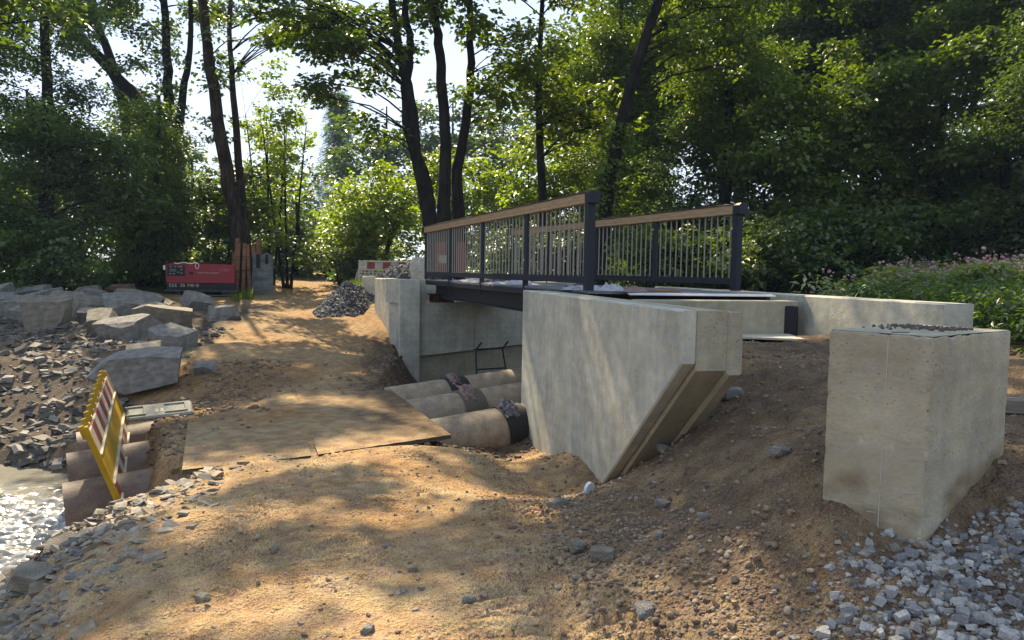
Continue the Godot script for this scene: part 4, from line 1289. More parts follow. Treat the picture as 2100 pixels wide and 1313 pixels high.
	tag(o, "white plywood board lying on the ground at the low wing wall", "board")
	bw = MB.new()
	bw.bar(hv(2.95, 4.72, 0.80), hv(4.4, 4.3, 0.82), 0.14, 0.09, 0.008)
	o = part(bw, "timber_beam", M.plank_grey)
	tag(o, "grey timber beam on the ground behind the nearest block", "beam")
	bw = MB.new()
	bw.bar(Vector3(-0.07, 0, 0), Vector3(0.09, 0.01, 0.0), 0.012, 0.012, 0.002)
	o = part(bw, "wooden_peg", M.plank_grey)
	o.position = on_ground(0.82, 5.35) + Vector3(0, 0.02, 0)
	tag(o, "small wooden peg lying on the brown slope", "peg")
	bw = MB.new()
	bw.tube([Vector3(0, 0, -0.012), Vector3(0, 0, 0.012)], [0.05, 0.05], 18, true)
	o = part(bw, "metal_disc", M.joint)
	o.position = on_ground(0.60, 5.45) + Vector3(0, 0.035, 0)
	o.rotation = Vector3(0.15, 0.8, 0.0)
	tag(o, "small grey disc standing on edge at the wall foot", "disc")

func striped_fence(at: Vector3, yaw: float, lean: float, label: String, w: float, h: float) -> void:
	var o := thing("barrier_board", at, label, "barrier", "white barrier boards beyond the bridge", yaw)
	o.rotation.x = lean
	for k in 6:
		var b := MB.new()
		b.box(Transform3D(Basis(), Vector3(w * (k + 0.5) / 6.0 - w * 0.5, h * 0.8, 0.012)), Vector3(w / 6.0 - 0.003, h * 0.28, 0.02), 0.002)
		part(b, "stripe", M.stripe_red if k % 2 else M.stripe_white, o)
	for y in [0.03, 0.36, 0.62, 0.98]:
		var b := MB.new()
		b.box(Transform3D(Basis(), Vector3(0, h * y, 0)), Vector3(w, 0.045, 0.04), 0.004)
		part(b, "rail", M.fence_white, o)
	for k in 12:
		var b := MB.new()
		b.box(Transform3D(Basis(), Vector3(w * (k + 0.5) / 12.0 - w * 0.5, h * 0.33, -0.012)), Vector3(0.035, h * 0.62, 0.02), 0.003)
		part(b, "picket", M.fence_white, o)
	for s in [-1.0, 1.0]:
		var b := MB.new()
		b.box(Transform3D(Basis(), Vector3(s * w * 0.5, h * 0.5, 0)), Vector3(0.05, h, 0.05), 0.005)
		part(b, "post", M.fence_white, o)

func build_far_things() -> void:
	striped_fence(hv(-5.25, 27.3, ground_h(-5.25, -27.3) + 0.12), -0.35, -0.5, "white and red barrier board lying tilted on the grass verge", 1.4, 0.9)
	striped_fence(hv(-4.45, 25.4, ground_h(-4.45, -25.4) + 0.1), 0.2, -0.35, "white picket barrier with red stripes leaning behind the chippings", 1.6, 0.85)
	# chippings heap
	var r := RandomNumberGenerator.new()
	r.seed = 88
	var o := thing("chippings_heap", hv(-4.4, 22.3, 0.0), "heap of dark grey stone chippings around the small far block", "gravel heap")
	var b := MB.new()
	var hh := func(x: float, z: float) -> float:
		var g := ground_h(x - 4.4, z - 22.3)
		var e1 := 1.0 - Vector2((x + 0.62) / 0.85, (z - 0.2) / 2.0).length()
		var e2 := 1.0 - Vector2((x - 1.0) / 1.7, (z + 1.9) / 1.5).length()
		return g - 0.06 + maxf(0.0, maxf(e1 * 0.8, minf(e2 * 1.1, 0.62))) + 0.03 * noise_b.get_noise_2d(x * 8.0, z * 8.0)
	var g := []
	for iz in 49:
		var row := []
		for ix in 41:
			var x := -1.9 + ix * 0.115; var z := -3.9 + iz * 0.145
			row.append(Vector3(x, hh.call(x, z), z))
		g.append(row)
	for iz in 48:
		for ix in 40:
			b.quad(g[iz][ix], g[iz + 1][ix], g[iz + 1][ix + 1], g[iz][ix + 1])
	part(b, "heap", mat(lin(0.10, 0.10, 0.105), 0.9, M.rock_t, 2.0, M.rock_b, 4.0), o)
	var ts := []; var cs := PackedColorArray()
	for i in 6000:
		var x := r.randf_range(-1.7, 2.6); var z := r.randf_range(-3.6, 2.9)
		var y: float = hh.call(x, z)
		if y < ground_h(x - 4.4, z - 22.3) + 0.0: continue
		var s := r.randf_range(0.035, 0.09)
		ts.append(Transform3D(Basis.from_euler(Vector3(r.randf() * 3.0, r.randf() * 6.0, r.randf() * 3.0)).scaled(Vector3.ONE * s), Vector3(x, y, z)))
		var f := r.randf_range(0.10, 0.26)
		cs.append(Color(f, f, f * 1.06))
	swarm("chippings", crag_mesh(Vector3(1, 0.6, 0.8), 5, 91, 0, 0.0), M.pebble, ts, cs, o)
	# pale sack and pole by the far railing end
	o = put(rock_mesh(3, Vector3(0.5, 0.75, 0.45), 3, 92, 0.05, 0.6), "sand_sack", M.ply)
	o.position = hv(-2.62, 20.6, 1.2)
	tag(o, "pale sack standing behind the far railing end", "sack")
	b = MB.new()
	b.tube([hv(-3.35, 21.0, 1.25), hv(-2.55, 20.9, 2.15)], [0.025, 0.022], 8, true)
	o = part(b, "pole", M.plank_grey)
	tag(o, "thin grey pole propped aslant by the far railing end", "pole")
	# red and white boards at the three-stemmed tree
	o = thing("tree_guard_board", hv(-2.05, 22.6, 1.2), "red warning board with a pale plate behind the far railing posts", "board")
	for k in 2:
		b = MB.new()
		b.box(Transform3D(Basis(Vector3.UP, 0.1), Vector3(-0.15 + k * 0.62, 0.75, 0)), Vector3(0.3, 1.0, 0.04), 0.004)
		part(b, "board", M.stripe_red, o)
	b = MB.new()
	b.box(Transform3D(Basis(Vector3.UP, 0.1), Vector3(-0.1, 0.72, 0.035)), Vector3(0.24, 0.24, 0.02), 0.003)
	part(b, "plate", M.stripe_white, o)

func build_generator() -> void:
	var o := thing("generator", hv(-11.05, 26.3, ground_h(-11.05, -26.0) - 0.02), "red power generator on a black skid beside the track", "generator", "", 0.36)
	var W := 2.24; var H := 1.12; var D := 0.95
	var bx := func(at: Vector3, s: Vector3, m: Material, called: String, bev := 0.006, parent: Node = null) -> MeshInstance3D:
		var b := MB.new()
		b.box(Transform3D(Basis(), at), s, bev)
		return part(b, called, m, parent if parent else o)
	var z := D * 0.5
	bx.call(Vector3(0, 0.78, 0), Vector3(W, 0.68, D), M.red, "housing", 0.03)
	bx.call(Vector3(0, 0.325, 0), Vector3(W - 0.02, 0.228, D - 0.01), M.black, "tank", 0.01)
	for y in [0.185, 0.03]:
		bx.call(Vector3(0, y, 0), Vector3(W + 0.12, 0.03, D + 0.06), M.panel_grey, "skid_rail", 0.006)
	for x in [-0.75, 0.0, 0.75]:
		bx.call(Vector3(x, 0.107, 0.1), Vector3(0.2, 0.126, D - 0.2), M.black, "skid_block", 0.006)
	# control panel window
	var cp: MeshInstance3D = bx.call(Vector3(-0.79, 0.885, z + 0.004), Vector3(0.56, 0.36, 0.02), M.black, "control_panel", 0.004)
	bx.call(Vector3(-0.9, 0.90, z + 0.018), Vector3(0.22, 0.1, 0.012), M.panel_grey, "display", 0.003, cp)
	for q in [[-0.96, 1.02], [-0.82, 1.02], [-0.70, 1.02], [-0.62, 1.02], [-0.62, 0.92], [-0.72, 0.83], [-0.86, 0.78], [-0.98, 0.78], [-0.62, 0.80]]:
		bx.call(Vector3(q[0], q[1], z + 0.018), Vector3(0.07, 0.045, 0.01), M.foot, "gauge", 0.002, cp)
	for x in [-0.46, 0.55]:
		bx.call(Vector3(x, 0.76, z + 0.001), Vector3(0.008, 0.62, 0.004), M.black, "door_seam", 0.0)
	bx.call(Vector3(-0.32, 0.80, z + 0.006), Vector3(0.13, 0.08, 0.014), M.black, "door_handle", 0.004)
	bx.call(Vector3(-1.17, 0.98, z - 0.1), Vector3(0.07, 0.16, 0.12), M.white, "lamp_box", 0.01)
	bx.call(Vector3(-0.05, 1.127, 0), Vector3(1.9, 0.014, D - 0.1), M.red, "roof_plate", 0.004)
	# rolled strap hung over the top
	var b := MB.new()
	var pts := []; var rad := []
	for k in 21:
		var a := TAU * k / 20.0
		pts.append(Vector3(-0.12 + 0.055 * sin(a), 1.06 + 0.10 * cos(a), z + 0.025)); rad.append(0.012)
	b.tube(pts, rad, 6, false)
	part(b, "strap_loop", M.white, o)
	b = MB.new()
	pts = []; rad = []
	for k in 9:
		pts.append(Vector3(-0.85 + k * 0.09, 1.15 - 0.02 * sin(k * 1.4), z - 0.03)); rad.append(0.018)
	b.tube(pts, rad, 6, true)
	part(b, "cloth_strip", M.white, o)
	# lettering
	for q in [["ESE  35 YW-B", -1.03, 0.285, 0.11, 0.0032], ["Power Generators", -0.12, 0.775, 0.055, 0.0016]]:
		var tm := TextMesh.new()
		var f := SystemFont.new()
		f.font_names = PackedStringArray(["Droid Sans"])
		f.font_weight = 700
		tm.font = f
		tm.text = q[0]
		tm.font_size = 32
		tm.pixel_size = float(q[3]) / 22.0
		tm.depth = 0.004
		tm.horizontal_alignment = HORIZONTAL_ALIGNMENT_LEFT
		tm.vertical_alignment = VERTICAL_ALIGNMENT_BOTTOM
		var t := put(tm, "lettering", M.fence_white, o)
		t.position = Vector3(q[1], q[2], z + 0.004)
	# arrow emblem and scuffs
	b = MB.new()
	var e := [Vector2(0.60, 0.93), Vector2(0.66, 0.99), Vector2(0.80, 1.0), Vector2(0.80, 0.965), Vector2(0.92, 0.93), Vector2(0.84, 0.885), Vector2(0.84, 0.90), Vector2(0.66, 0.895)]
	for i in e.size():
		var p0: Vector2 = e[i]; var p1: Vector2 = e[(i + 1) % e.size()]
		b.bar(Vector3(p0.x, p0.y, z + 0.004), Vector3(p1.x, p1.y, z + 0.004), 0.012, 0.006)
	for y in [0.925, 0.95]: b.bar(Vector3(0.72, y, z + 0.004), Vector3(0.86, y, z + 0.004), 0.008, 0.006)
	part(b, "emblem", M.fence_white, o)
	for q in [[0.30, 1.05, 0.42, 0.88], [0.34, 1.0, 0.37, 0.86], [0.38, 1.07, 0.44, 0.99], [0.56, 1.03, 0.62, 1.05]]:
		b = MB.new()
		b.bar(Vector3(q[0], q[1], z + 0.0025), Vector3(q[2], q[3], z + 0.0025), 0.012, 0.003)
		part(b, "scratch_mark", M.foot, o)

func build_guard() -> void:
	# planks strapped around the trunk beside the generator
	var c := hv(-10.03, 28.0, ground_h(-10.03, -28.0))
	var o := thing("trunk_guard", c, "upright brown planks strapped round the trunk beside the generator", "trunk guard")
	var r := RandomNumberGenerator.new()
	r.seed = 9
	for k in 9:
		var a := -1.2 + k * 0.42
		var p := Vector3(sin(a) * 0.42, 0, cos(a) * 0.42)
		var b := MB.new()
		var h := r.randf_range(1.5, 2.05)
		b.bar(p * 1.35 + Vector3(0, 0.0, 0), p * 0.92 + Vector3(r.randf_range(-0.05, 0.05), h, 0), 0.04, 0.13, 0.005)
		part(b, "plank", M.plank_rough, o)
	for y in [1.2, 0.8]:
		var pts := []; var rad := []
		for k in 19:
			var a := -1.4 + k * 0.24
			pts.append(Vector3(sin(a) * 0.55, y + 0.05 * sin(k), cos(a) * 0.55)); rad.append(0.012)
		var b := MB.new()
		b.tube(pts, rad, 5, false)
		part(b, "strap", M.rubber, o)
	# curved grey sheet standing beside it
	o = thing("metal_sheet", hv(-9.25, 27.7, ground_h(-9.25, -27.7)), "curved grey-green metal sheet standing beside the planked trunk", "metal sheet")
	var b := MB.new()
	var cols := 10
	for k in cols:
		for j in 14:
			var pt := func(i: int, y: float, th: float) -> Vector3:
				var a := -0.75 + 1.5 * i / cols
				return Vector3(sin(a) * 0.62 * (1.0 - 0.1 * y), y + 0.06 * sin(i * 1.1) * (1.0 if y > 1.3 else 0.0), cos(a) * (0.5 + th) + 0.16 * y * -0.4)
			var y0 := j * 0.108; var y1 := y0 + 0.108
			var o0 := 0.012 * sin(j * 2.2); var o1 := 0.012 * sin((j + 1) * 2.2)
			b.quad(pt.call(k, y0, o0), pt.call(k + 1, y0, o0), pt.call(k + 1, y1, o1), pt.call(k, y1, o1))
			b.quad(pt.call(k, y1, o1 - 0.015), pt.call(k + 1, y1, o1 - 0.015), pt.call(k + 1, y0, o0 - 0.015), pt.call(k, y0, o0 - 0.015))
	part(b, "sheet", M.sheet, o)
	for q in [[-0.12, 0.14, 0.5], [0.2, 0.1, 0.35]]:
		b = MB.new()
		b.box(Transform3D(Basis(Vector3.UP, float(q[0]) * 1.5), Vector3(q[0], 1.5 - float(q[2]) * 0.5, 0.45)), Vector3(q[1], q[2], 0.02), 0.004)
		part(b, "dark_strip", M.bitumen, o)
	var bb := MB.new()
	bb.bar(hv(-9.6, 27.2, 0.72), hv(-8.9, 27.0, 0.82), 0.06, 0.05, 0.006)
	o = part(bb, "loose_plank", M.plank_grey)
	tag(o, "grey plank lying on the earth before the metal sheet", "plank")

# ------------------------------------------------------------------ water
func build_water() -> void:
	var b := MB.new()
	var f := FastNoiseLite.new()
	f.seed = 3; f.frequency = 1.0; f.fractal_octaves = 4
	var xs := axis(-6.6, -3.9, 0.02, -22.0, -3.6)
	var zs := axis(-9.4, -5.4, 0.02, -14.0, -1.5)
	var nx := xs.size()
	for iz in zs.size():
		for ix in nx:
			var x := xs[ix]; var z := zs[iz]
			# rough near the outlets, calm farther up the bank
			var w := clampf(1.5 - absf(z + 7.2) * 0.75, 0.0, 1.0) * clampf(1.6 - absf(x + 5.0) * 0.35, 0.15, 1.0)
			var big := f.get_noise_2d(x * 1.3, z * 2.0); var midn := f.get_noise_2d(x * 4.0 + 9.0, z * 9.0); var fine := f.get_noise_2d(x * 14.0, z * 24.0)
			var h := -1.14 + w * (0.08 * big + 0.045 * midn + 0.012 * fine) + 0.004 * f.get_noise_2d(x * 6.0, z * 6.0)
			b.v.append(Vector3(x, h, z)); b.n.append(Vector3.UP); b.uv.append(Vector2(x, z))
			var t := clampf(w * (-0.1 + 1.5 * midn + 1.5 * fine + 0.5 * big), 0.0, 1.0)
			b.c.append(Color(0.15, 0.135, 0.10).lerp(Color(0.36, 0.36, 0.345), t))
	for k in b.v.size():
		var ix := k % nx
		if ix > 0 and ix < nx - 1 and k >= nx and k < b.v.size() - nx:
			b.n[k] = (b.v[k + nx] - b.v[k - nx]).cross(b.v[k + 1] - b.v[k - 1]).normalized()
	for iz in zs.size() - 1:
		for ix in nx - 1:
			var k := iz * nx + ix
			b.idx.append_array(PackedInt32Array([k, k + 1, k + nx, k + 1, k + nx + 1, k + nx]))
	var o := part(b, "stream_water", M.foam)
	tag(o, "white rushing stream water below the pipe outlets", "water", "", "structure")

# ------------------------------------------------------------------ plants
var sprays := {}
const LAI := 1.9

func leaf(b: MB, p: Vector3, dir: Vector3, up: Vector3, ln: float, wd: float) -> void:
	var s := dir.cross(up).normalized()
	var nn := s.cross(dir).normalized()
	var k := b.v.size()
	var l := p + dir * ln * 0.45 - s * wd * 0.5 + nn * wd * 0.18
	var r := p + dir * ln * 0.45 + s * wd * 0.5 + nn * wd * 0.18
	var t := p + dir * ln - nn * ln * 0.12
	for q in [p, l, t, r]:
		b.v.append(q); b.uv.append(Vector2())
	var n1 := (nn + s * 0.35).normalized(); var n2 := (nn - s * 0.35).normalized()
	b.n.append(nn); b.n.append(n1); b.n.append(nn); b.n.append(n2)
	b.idx.append_array(PackedInt32Array([k, k + 1, k + 2, k, k + 2, k + 3]))

func spray(kind: String, variant: int) -> ArrayMesh:
	var key := "%s%d" % [kind, variant]
	if sprays.has(key): return sprays[key]
	var r := RandomNumberGenerator.new()
	r.seed = 1000 + variant * 17 + kind.length() * 131
	var b := MB.new()
	var spec: Array = {"broad": [16, 0.30, 0.135, 0.105, 0.55], "small": [26, 0.28, 0.078, 0.045, 0.8], "far": [15, 0.55, 0.26, 0.20, 0.7], "ivy": [18, 0.2, 0.085, 0.08, 1.1], "needle": [34, 0.4, 0.22, 0.022, 0.5], "herb": [18, 0.2, 0.115, 0.042, 0.7]}[kind]
	for i in int(spec[0]):
		var a := r.randf() * TAU
		var q := pow(r.randf(), 0.6)
		var p := Vector3(cos(a) * q, r.randf_range(-0.45, 0.45), sin(a) * q) * float(spec[1])
		var dir := (Vector3(cos(a), r.randf_range(-0.6, 0.25), sin(a)) + Vector3(r.randf_range(-1, 1), 0, r.randf_range(-1, 1)) * 0.7).normalized()
		var up := (Vector3.UP + Vector3(r.randf_range(-1, 1), r.randf_range(-0.3, 0.3), r.randf_range(-1, 1)) * float(spec[4])).normalized()
		var f := r.randf_range(0.7, 1.25)
		leaf(b, p, dir, up, float(spec[2]) * f, float(spec[3]) * f)
	sprays[key] = b.mesh()
	return sprays[key]

# blobs: [centre, radii, sprays]; leaves fill their shells
func leaves_into(o: Node, called: String, kind: String, mat_name: String, blobs: Array, size: float, cols: Array, r: RandomNumberGenerator) -> void:
	for vr in 2:
		var ts := []
		var cs := PackedColorArray()
		for q in blobs:
			var c: Vector3 = q[0]; var rd: Vector3 = q[1]
			var tone := r.randf_range(0.78, 1.2)
			for i in int(q[2]) / 2:
				var d := Vector3(r.randfn(), r.randfn(), r.randfn()).normalized()
				if d.y < -0.3: d.y *= 0.6
				var p := c + d * rd * pow(r.randf(), 0.42)
				var s := size * r.randf_range(0.7, 1.3)
				ts.append(Transform3D(Basis.from_euler(Vector3(r.randf_range(-0.45, 0.45), r.randf() * TAU, r.randf_range(-0.45, 0.45))).scaled(Vector3(s, s, s)), p))
				var c0: Color = cols[0]; var c1: Color = cols[1]
				var k := c0.lerp(c1, r.randf())
				cs.append(Color(k.r * tone, k.g * tone, k.b * tone))
		swarm(called, spray(kind, vr), M[mat_name], ts, cs, o)

# crowns: [centre, radii, blobs, blob radius, sprays a blob]
const LEAF_AREA := {"broad": 0.125, "small": 0.05, "far": 0.43, "ivy": 0.067, "needle": 0.1, "herb": 0.07}
func blobs_of(crowns: Array, r: RandomNumberGenerator, kind: String, size: float) -> Array:
	var out := []
	for q in crowns:
		var c: Vector3 = q[0]; var rd: Vector3 = q[1]
		var g := rd + Vector3.ONE * float(q[3]) * 0.6
		# as many sprays as give the crown its share of leaf area over its outline
		var share := float(q[4]) / 50.0 * LAI * PI * (g.x * g.z + g.y * (g.x + g.z) * 0.5) / (float(LEAF_AREA[kind]) * size * size) / float(q[2])
		for i in int(q[2]):
			var d := Vector3(r.randfn(), r.randfn(), r.randfn()).normalized() * pow(r.randf(), 0.5)
			var br: float = float(q[3]) * r.randf_range(0.7, 1.3)
			out.append([c + d * rd, Vector3(br, br * r.randf_range(0.5, 0.8), br), maxi(4, int(share * br * br / (float(q[3]) * float(q[3]))))])
	return out

func tree(called: String, label: String, category: String, group: String, stems: Array, crowns: Array, kind: String, size: float, cols: Array, sd: int, bark := "bark", limbs := true, mat_name := "leaf") -> Node3D:
	var r := RandomNumberGenerator.new()
	r.seed = sd
	var first: Array = stems[0]
	var foot: Vector3 = first[0][0]
	var o := thing(called, foot, label, category, group)
	for s in stems:
		var pts := []; var rad := []
		for i in s[0].size():
			pts.append(s[0][i] - foot)
		# finer path
		var fine := []
		for i in pts.size() - 1:
			var p0: Vector3 = pts[maxi(i - 1, 0)]; var p1: Vector3 = pts[i]; var p2: Vector3 = pts[i + 1]; var p3: Vector3 = pts[mini(i + 2, pts.size() - 1)]
			for k in 4: fine.append(p1.cubic_interpolate(p2, p0, p3, k / 4.0))
		fine.append(pts[-1])
		for i in fine.size():
			var t := float(i) / (fine.size() - 1)
			rad.append(lerpf(s[1], s[2], t) * (1.0 + 0.35 * exp(-t * 14.0)))
			fine[i] += Vector3(r.randf_range(-1, 1), 0, r.randf_range(-1, 1)) * float(s[1]) * 0.12
		var b := MB.new()
		b.tube(fine, rad, 10, false, 0.06)
		part(b, "trunk" if float(s[1]) > 0.07 else "stem", M[bark], o)
	var bl := blobs_of(crowns, r, kind, size)
	for q in bl: q[0] -= foot
	if limbs:
		var b := MB.new()
		for q in bl:
			var c: Vector3 = q[0]
			# nearest stem point that lies lower than the leaves
			var lift := r.randf_range(0.15, 0.6)
			var best := 1e9; var at := Vector3(); var rr := 0.05
			for s in stems:
				var np: int = s[0].size()
				for i in np:
					for k in 3:
						if i == np - 1 and k > 0: break
						var p: Vector3 = s[0][i] if k == 0 else s[0][i].lerp(s[0][mini(i + 1, np - 1)], k / 3.0)
						p -= foot
						var dd := p.distance_to(c) + absf(c.y - p.y - lift * Vector2(p.x - c.x, p.z - c.z).length()) * 1.3
						if dd < best:
							best = dd; at = p
							rr = lerpf(s[1], s[2], (i + k / 3.0) / maxf(1.0, np - 1))
			var len_ := at.distance_to(c)
			if len_ < 0.2: continue
			var m := at.lerp(c, 0.5) + Vector3(r.randf_range(-0.1, 0.1), 0.10, r.randf_range(-0.1, 0.1)) * len_
			var r0 := minf(rr * 0.4, 0.010 + 0.008 * len_)
			b.tube([at, at.lerp(m, 0.55) + Vector3(0, 0.02 * len_, 0), m, m.lerp(c, 0.55), c], [r0, r0 * 0.85, r0 * 0.7, r0 * 0.5, r0 * 0.25], 5, false)
			for k in 3:
				var e := c + Vector3(r.randfn(), r.randfn() * 0.6, r.randfn()).normalized() * (q[1] as Vector3) * 0.8
				b.tube([m.lerp(c, 0.3 + 0.2 * k), e], [r0 * 0.4, r0 * 0.12], 4, false)
		if b.v.size(): part(b, "limbs", M[bark], o)
	leaves_into(o, "crown", kind, mat_name, bl, size, cols, r)
	return o

func bush(called: String, label: String, group: String, c: Vector3, rd: Vector3, nb: int, kind: String, size: float, cols: Array, sd: int, per := 60, br := 0.7, category := "bush") -> void:
	var r := RandomNumberGenerator.new()
	r.seed = sd
	var g := ground_h(c.x, c.z) - 0.05
	var stems := []
	for k in 5:
		var a := r.randf() * TAU
		var top := c + Vector3(cos(a) * rd.x * 0.6, rd.y * 0.5, sin(a) * rd.z * 0.6)
		var ft := Vector3(c.x + cos(a) * 0.15, g, c.z + sin(a) * 0.15)
		stems.append([[ft, ft.lerp(top, 0.5) + Vector3(0, 0.2, 0), top], 0.05, 0.012])
	tree(called, label, category, group, stems, [[c, rd, nb, br, per]], kind, size, cols, sd, "bark", true)

func build_trees() -> void:
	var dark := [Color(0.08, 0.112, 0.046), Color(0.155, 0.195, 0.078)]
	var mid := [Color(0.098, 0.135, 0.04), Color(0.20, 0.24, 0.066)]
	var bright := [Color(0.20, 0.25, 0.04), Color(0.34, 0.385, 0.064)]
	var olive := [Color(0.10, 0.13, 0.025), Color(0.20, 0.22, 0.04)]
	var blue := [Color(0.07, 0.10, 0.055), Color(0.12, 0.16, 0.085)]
	# --- trees that can be told apart by their trunks
	tree("guarded_tree", "slender brown trunk leaning away from the track, planks round its foot", "tree", "",
		[[[Vector3(-10.03, 0.55, -28.0), Vector3(-10.34, 2.64, -28.0), Vector3(-10.69, 4.63, -28.0), Vector3(-11.07, 6.97, -28.0), Vector3(-11.41, 9.28, -28.0), Vector3(-11.62, 11.39, -28.0), Vector3(-11.5, 13.5, -27.6), Vector3(-10.4, 17.0, -27.0)], 0.31, 0.10],
		[[Vector3(-10.0, 0.6, -28.25), Vector3(-10.28, 3.02, -28.4), Vector3(-10.55, 5.44, -28.6), Vector3(-10.8, 8.05, -28.8), Vector3(-11.0, 10.66, -29.0), Vector3(-11.0, 15.0, -29.4)], 0.2, 0.06]],
		[[Vector3(-9.2, 17.3, -26.6), Vector3(4.6, 3.8, 4.8), 34, 0.75, 34], [Vector3(-11.2, 8.6, -28.2), Vector3(0.7, 3.4, 0.7), 9, 0.5, 16], [Vector3(-8.9, 10.4, -28.0), Vector3(1.5, 1.2, 1.0), 14, 0.5, 26]], "broad", 1.25, mid, 2001, "bark_brown")
	tree("ivy_tree", "ivy-covered tree with a long limb leaning out over the stream", "tree", "ivy-clad trees beyond the boulders",
		[[[Vector3(-15.3, 0.9, -34.0), Vector3(-15.78, 3.25, -34.0), Vector3(-16.3, 6.3, -34.0), Vector3(-16.81, 8.6, -34.0), Vector3(-18.0, 10.0, -34.0), Vector3(-19.08, 11.16, -34.0), Vector3(-20.15, 12.21, -34.0), Vector3(-20.89, 13.4, -34.0), Vector3(-21.5, 15.5, -34.0)], 0.42, 0.12],
		[[Vector3(-14.4, 0.9, -33.0), Vector3(-14.67, 3.21, -33.0), Vector3(-15.13, 6.2, -33.0), Vector3(-15.24, 8.94, -33.0), Vector3(-15.31, 11.45, -33.0), Vector3(-15.48, 15.5, -33.0)], 0.36, 0.12],
		[[Vector3(-15.0, 5.0, -33.0), Vector3(-14.9, 6.84, -33.0), Vector3(-14.6, 9.16, -33.0), Vector3(-14.25, 11.05, -33.0), Vector3(-14.2, 14.5, -33.0)], 0.24, 0.08]],
		[[Vector3(-16.4, 6.0, -33.8), Vector3(0.9, 3.4, 0.6), 22, 0.6, 40], [Vector3(-15.1, 8.5, -32.9), Vector3(0.7, 4.5, 0.6), 30, 0.6, 40], [Vector3(-16.0, 15.5, -33.0), Vector3(4.5, 3.6, 4.0), 16, 1.0, 28], [Vector3(-18.0, 12.4, -34.0), Vector3(3.8, 2.2, 1.6), 22, 0.7, 22]], "ivy", 1.7, dark, 2002)
	tree("ivy_tree", "straight ivy-covered trunk standing farther back beside the leaning limb", "tree", "ivy-clad trees beyond the boulders",
		[[[Vector3(-17.5, 1.0, -36.0), Vector3(-17.78, 3.09, -36.0), Vector3(-18.52, 7.74, -36.0), Vector3(-19.17, 10.7, -36.0), Vector3(-20.05, 13.4, -36.0), Vector3(-20.5, 17.0, -36.0)], 0.36, 0.12]],
		[[Vector3(-18.3, 6.5, -36.0), Vector3(0.9, 4.2, 0.7), 26, 0.65, 40], [Vector3(-20.0, 16.5, -36.0), Vector3(3.5, 3.5, 3.5), 24, 1.1, 45]], "ivy", 1.7, dark, 2003)
	tree("three_stem_tree", "dark tree with three tall stems rising behind the railing", "tree", "",
		[[[Vector3(-2.42, 1.1, -24.0), Vector3(-2.76, 3.22, -24.0), Vector3(-3.14, 5.23, -24.0), Vector3(-3.35, 7.07, -24.0), Vector3(-3.74, 8.58, -24.0), Vector3(-3.98, 10.1, -24.0), Vector3(-4.3, 14.0, -23.5)], 0.22, 0.09],
		[[Vector3(-2.5, 1.1, -24.02), Vector3(-2.69, 3.22, -24.05), Vector3(-2.96, 4.77, -24.05), Vector3(-3.41, 5.99, -24.05), Vector3(-3.51, 7.37, -24.0), Vector3(-3.37, 8.74, -24.0), Vector3(-3.56, 10.1, -24.0), Vector3(-3.4, 13.5, -24.5)], 0.24, 0.08],
		[[Vector3(-2.28, 1.1, -24.2), Vector3(-2.31, 3.24, -24.2), Vector3(-2.23, 5.12, -24.2), Vector3(-2.35, 7.28, -24.2), Vector3(-2.49, 8.81, -24.2), Vector3(-2.63, 10.18, -24.2), Vector3(-2.7, 14.5, -24.2)], 0.24, 0.1],
		[[Vector3(-1.8, 1.1, -24.5), Vector3(-1.82, 3.43, -24.5), Vector3(-1.87, 4.85, -24.5), Vector3(-1.62, 6.43, -24.5), Vector3(-1.47, 7.99, -24.5), Vector3(-1.53, 9.54, -24.5), Vector3(-1.5, 13.5, -24.5)], 0.22, 0.09]],
		[[Vector3(-5.6, 8.6, -24.0), Vector3(2.2, 1.8, 2.0), 24, 0.55, 38], [Vector3(-6.9, 9.8, -24.0), Vector3(1.4, 1.3, 1.6), 14, 0.6, 40], [Vector3(-4.3, 6.0, -23.8), Vector3(0.9, 0.7, 0.8), 5, 0.5, 22], [Vector3(-0.7, 8.0, -24.4), Vector3(1.3, 2.2, 1.6), 18, 0.6, 26], [Vector3(-2.9, 9.6, -24.2), Vector3(1.8, 1.6, 1.8), 10, 0.55, 18], [Vector3(-3.0, 14.0, -23.5), Vector3(4.6, 3.6, 4.4), 40, 0.8, 36], [Vector3(-3.1, 15.0, -17.9), Vector3(2.5, 1.6, 3.4), 36, 0.6, 62]], "broad", 1.3, [Color(0.09, 0.13, 0.025), Color(0.16, 0.20, 0.035)], 2004)
	tree("leaning_tree", "dark ivy-clad trunk leaning over the second railing", "tree", "",
		[[[Vector3(2.2, 1.05, -20.0), Vector3(2.44, 3.16, -20.0), Vector3(2.64, 4.58, -20.0), Vector3(2.89, 5.87, -20.0), Vector3(3.18, 7.02, -20.0), Vector3(3.47, 8.03, -20.0), Vector3(3.77, 9.04, -20.0), Vector3(4.3, 11.5, -20.0)], 0.19, 0.12]],
		[[Vector3(2.45, 3.0, -19.95), Vector3(0.16, 1.7, 0.16), 14, 0.15, 14], [Vector3(2.75, 5.3, -19.98), Vector3(0.16, 1.0, 0.16), 8, 0.15, 12], [Vector3(5.0, 8.6, -21.0), Vector3(1.7, 2.0, 1.6), 16, 0.65, 32], [Vector3(4.4, 12.5, -20.0), Vector3(3.6, 2.6, 3.4), 20, 0.9, 24]], "ivy", 1.35, mid, 2005)
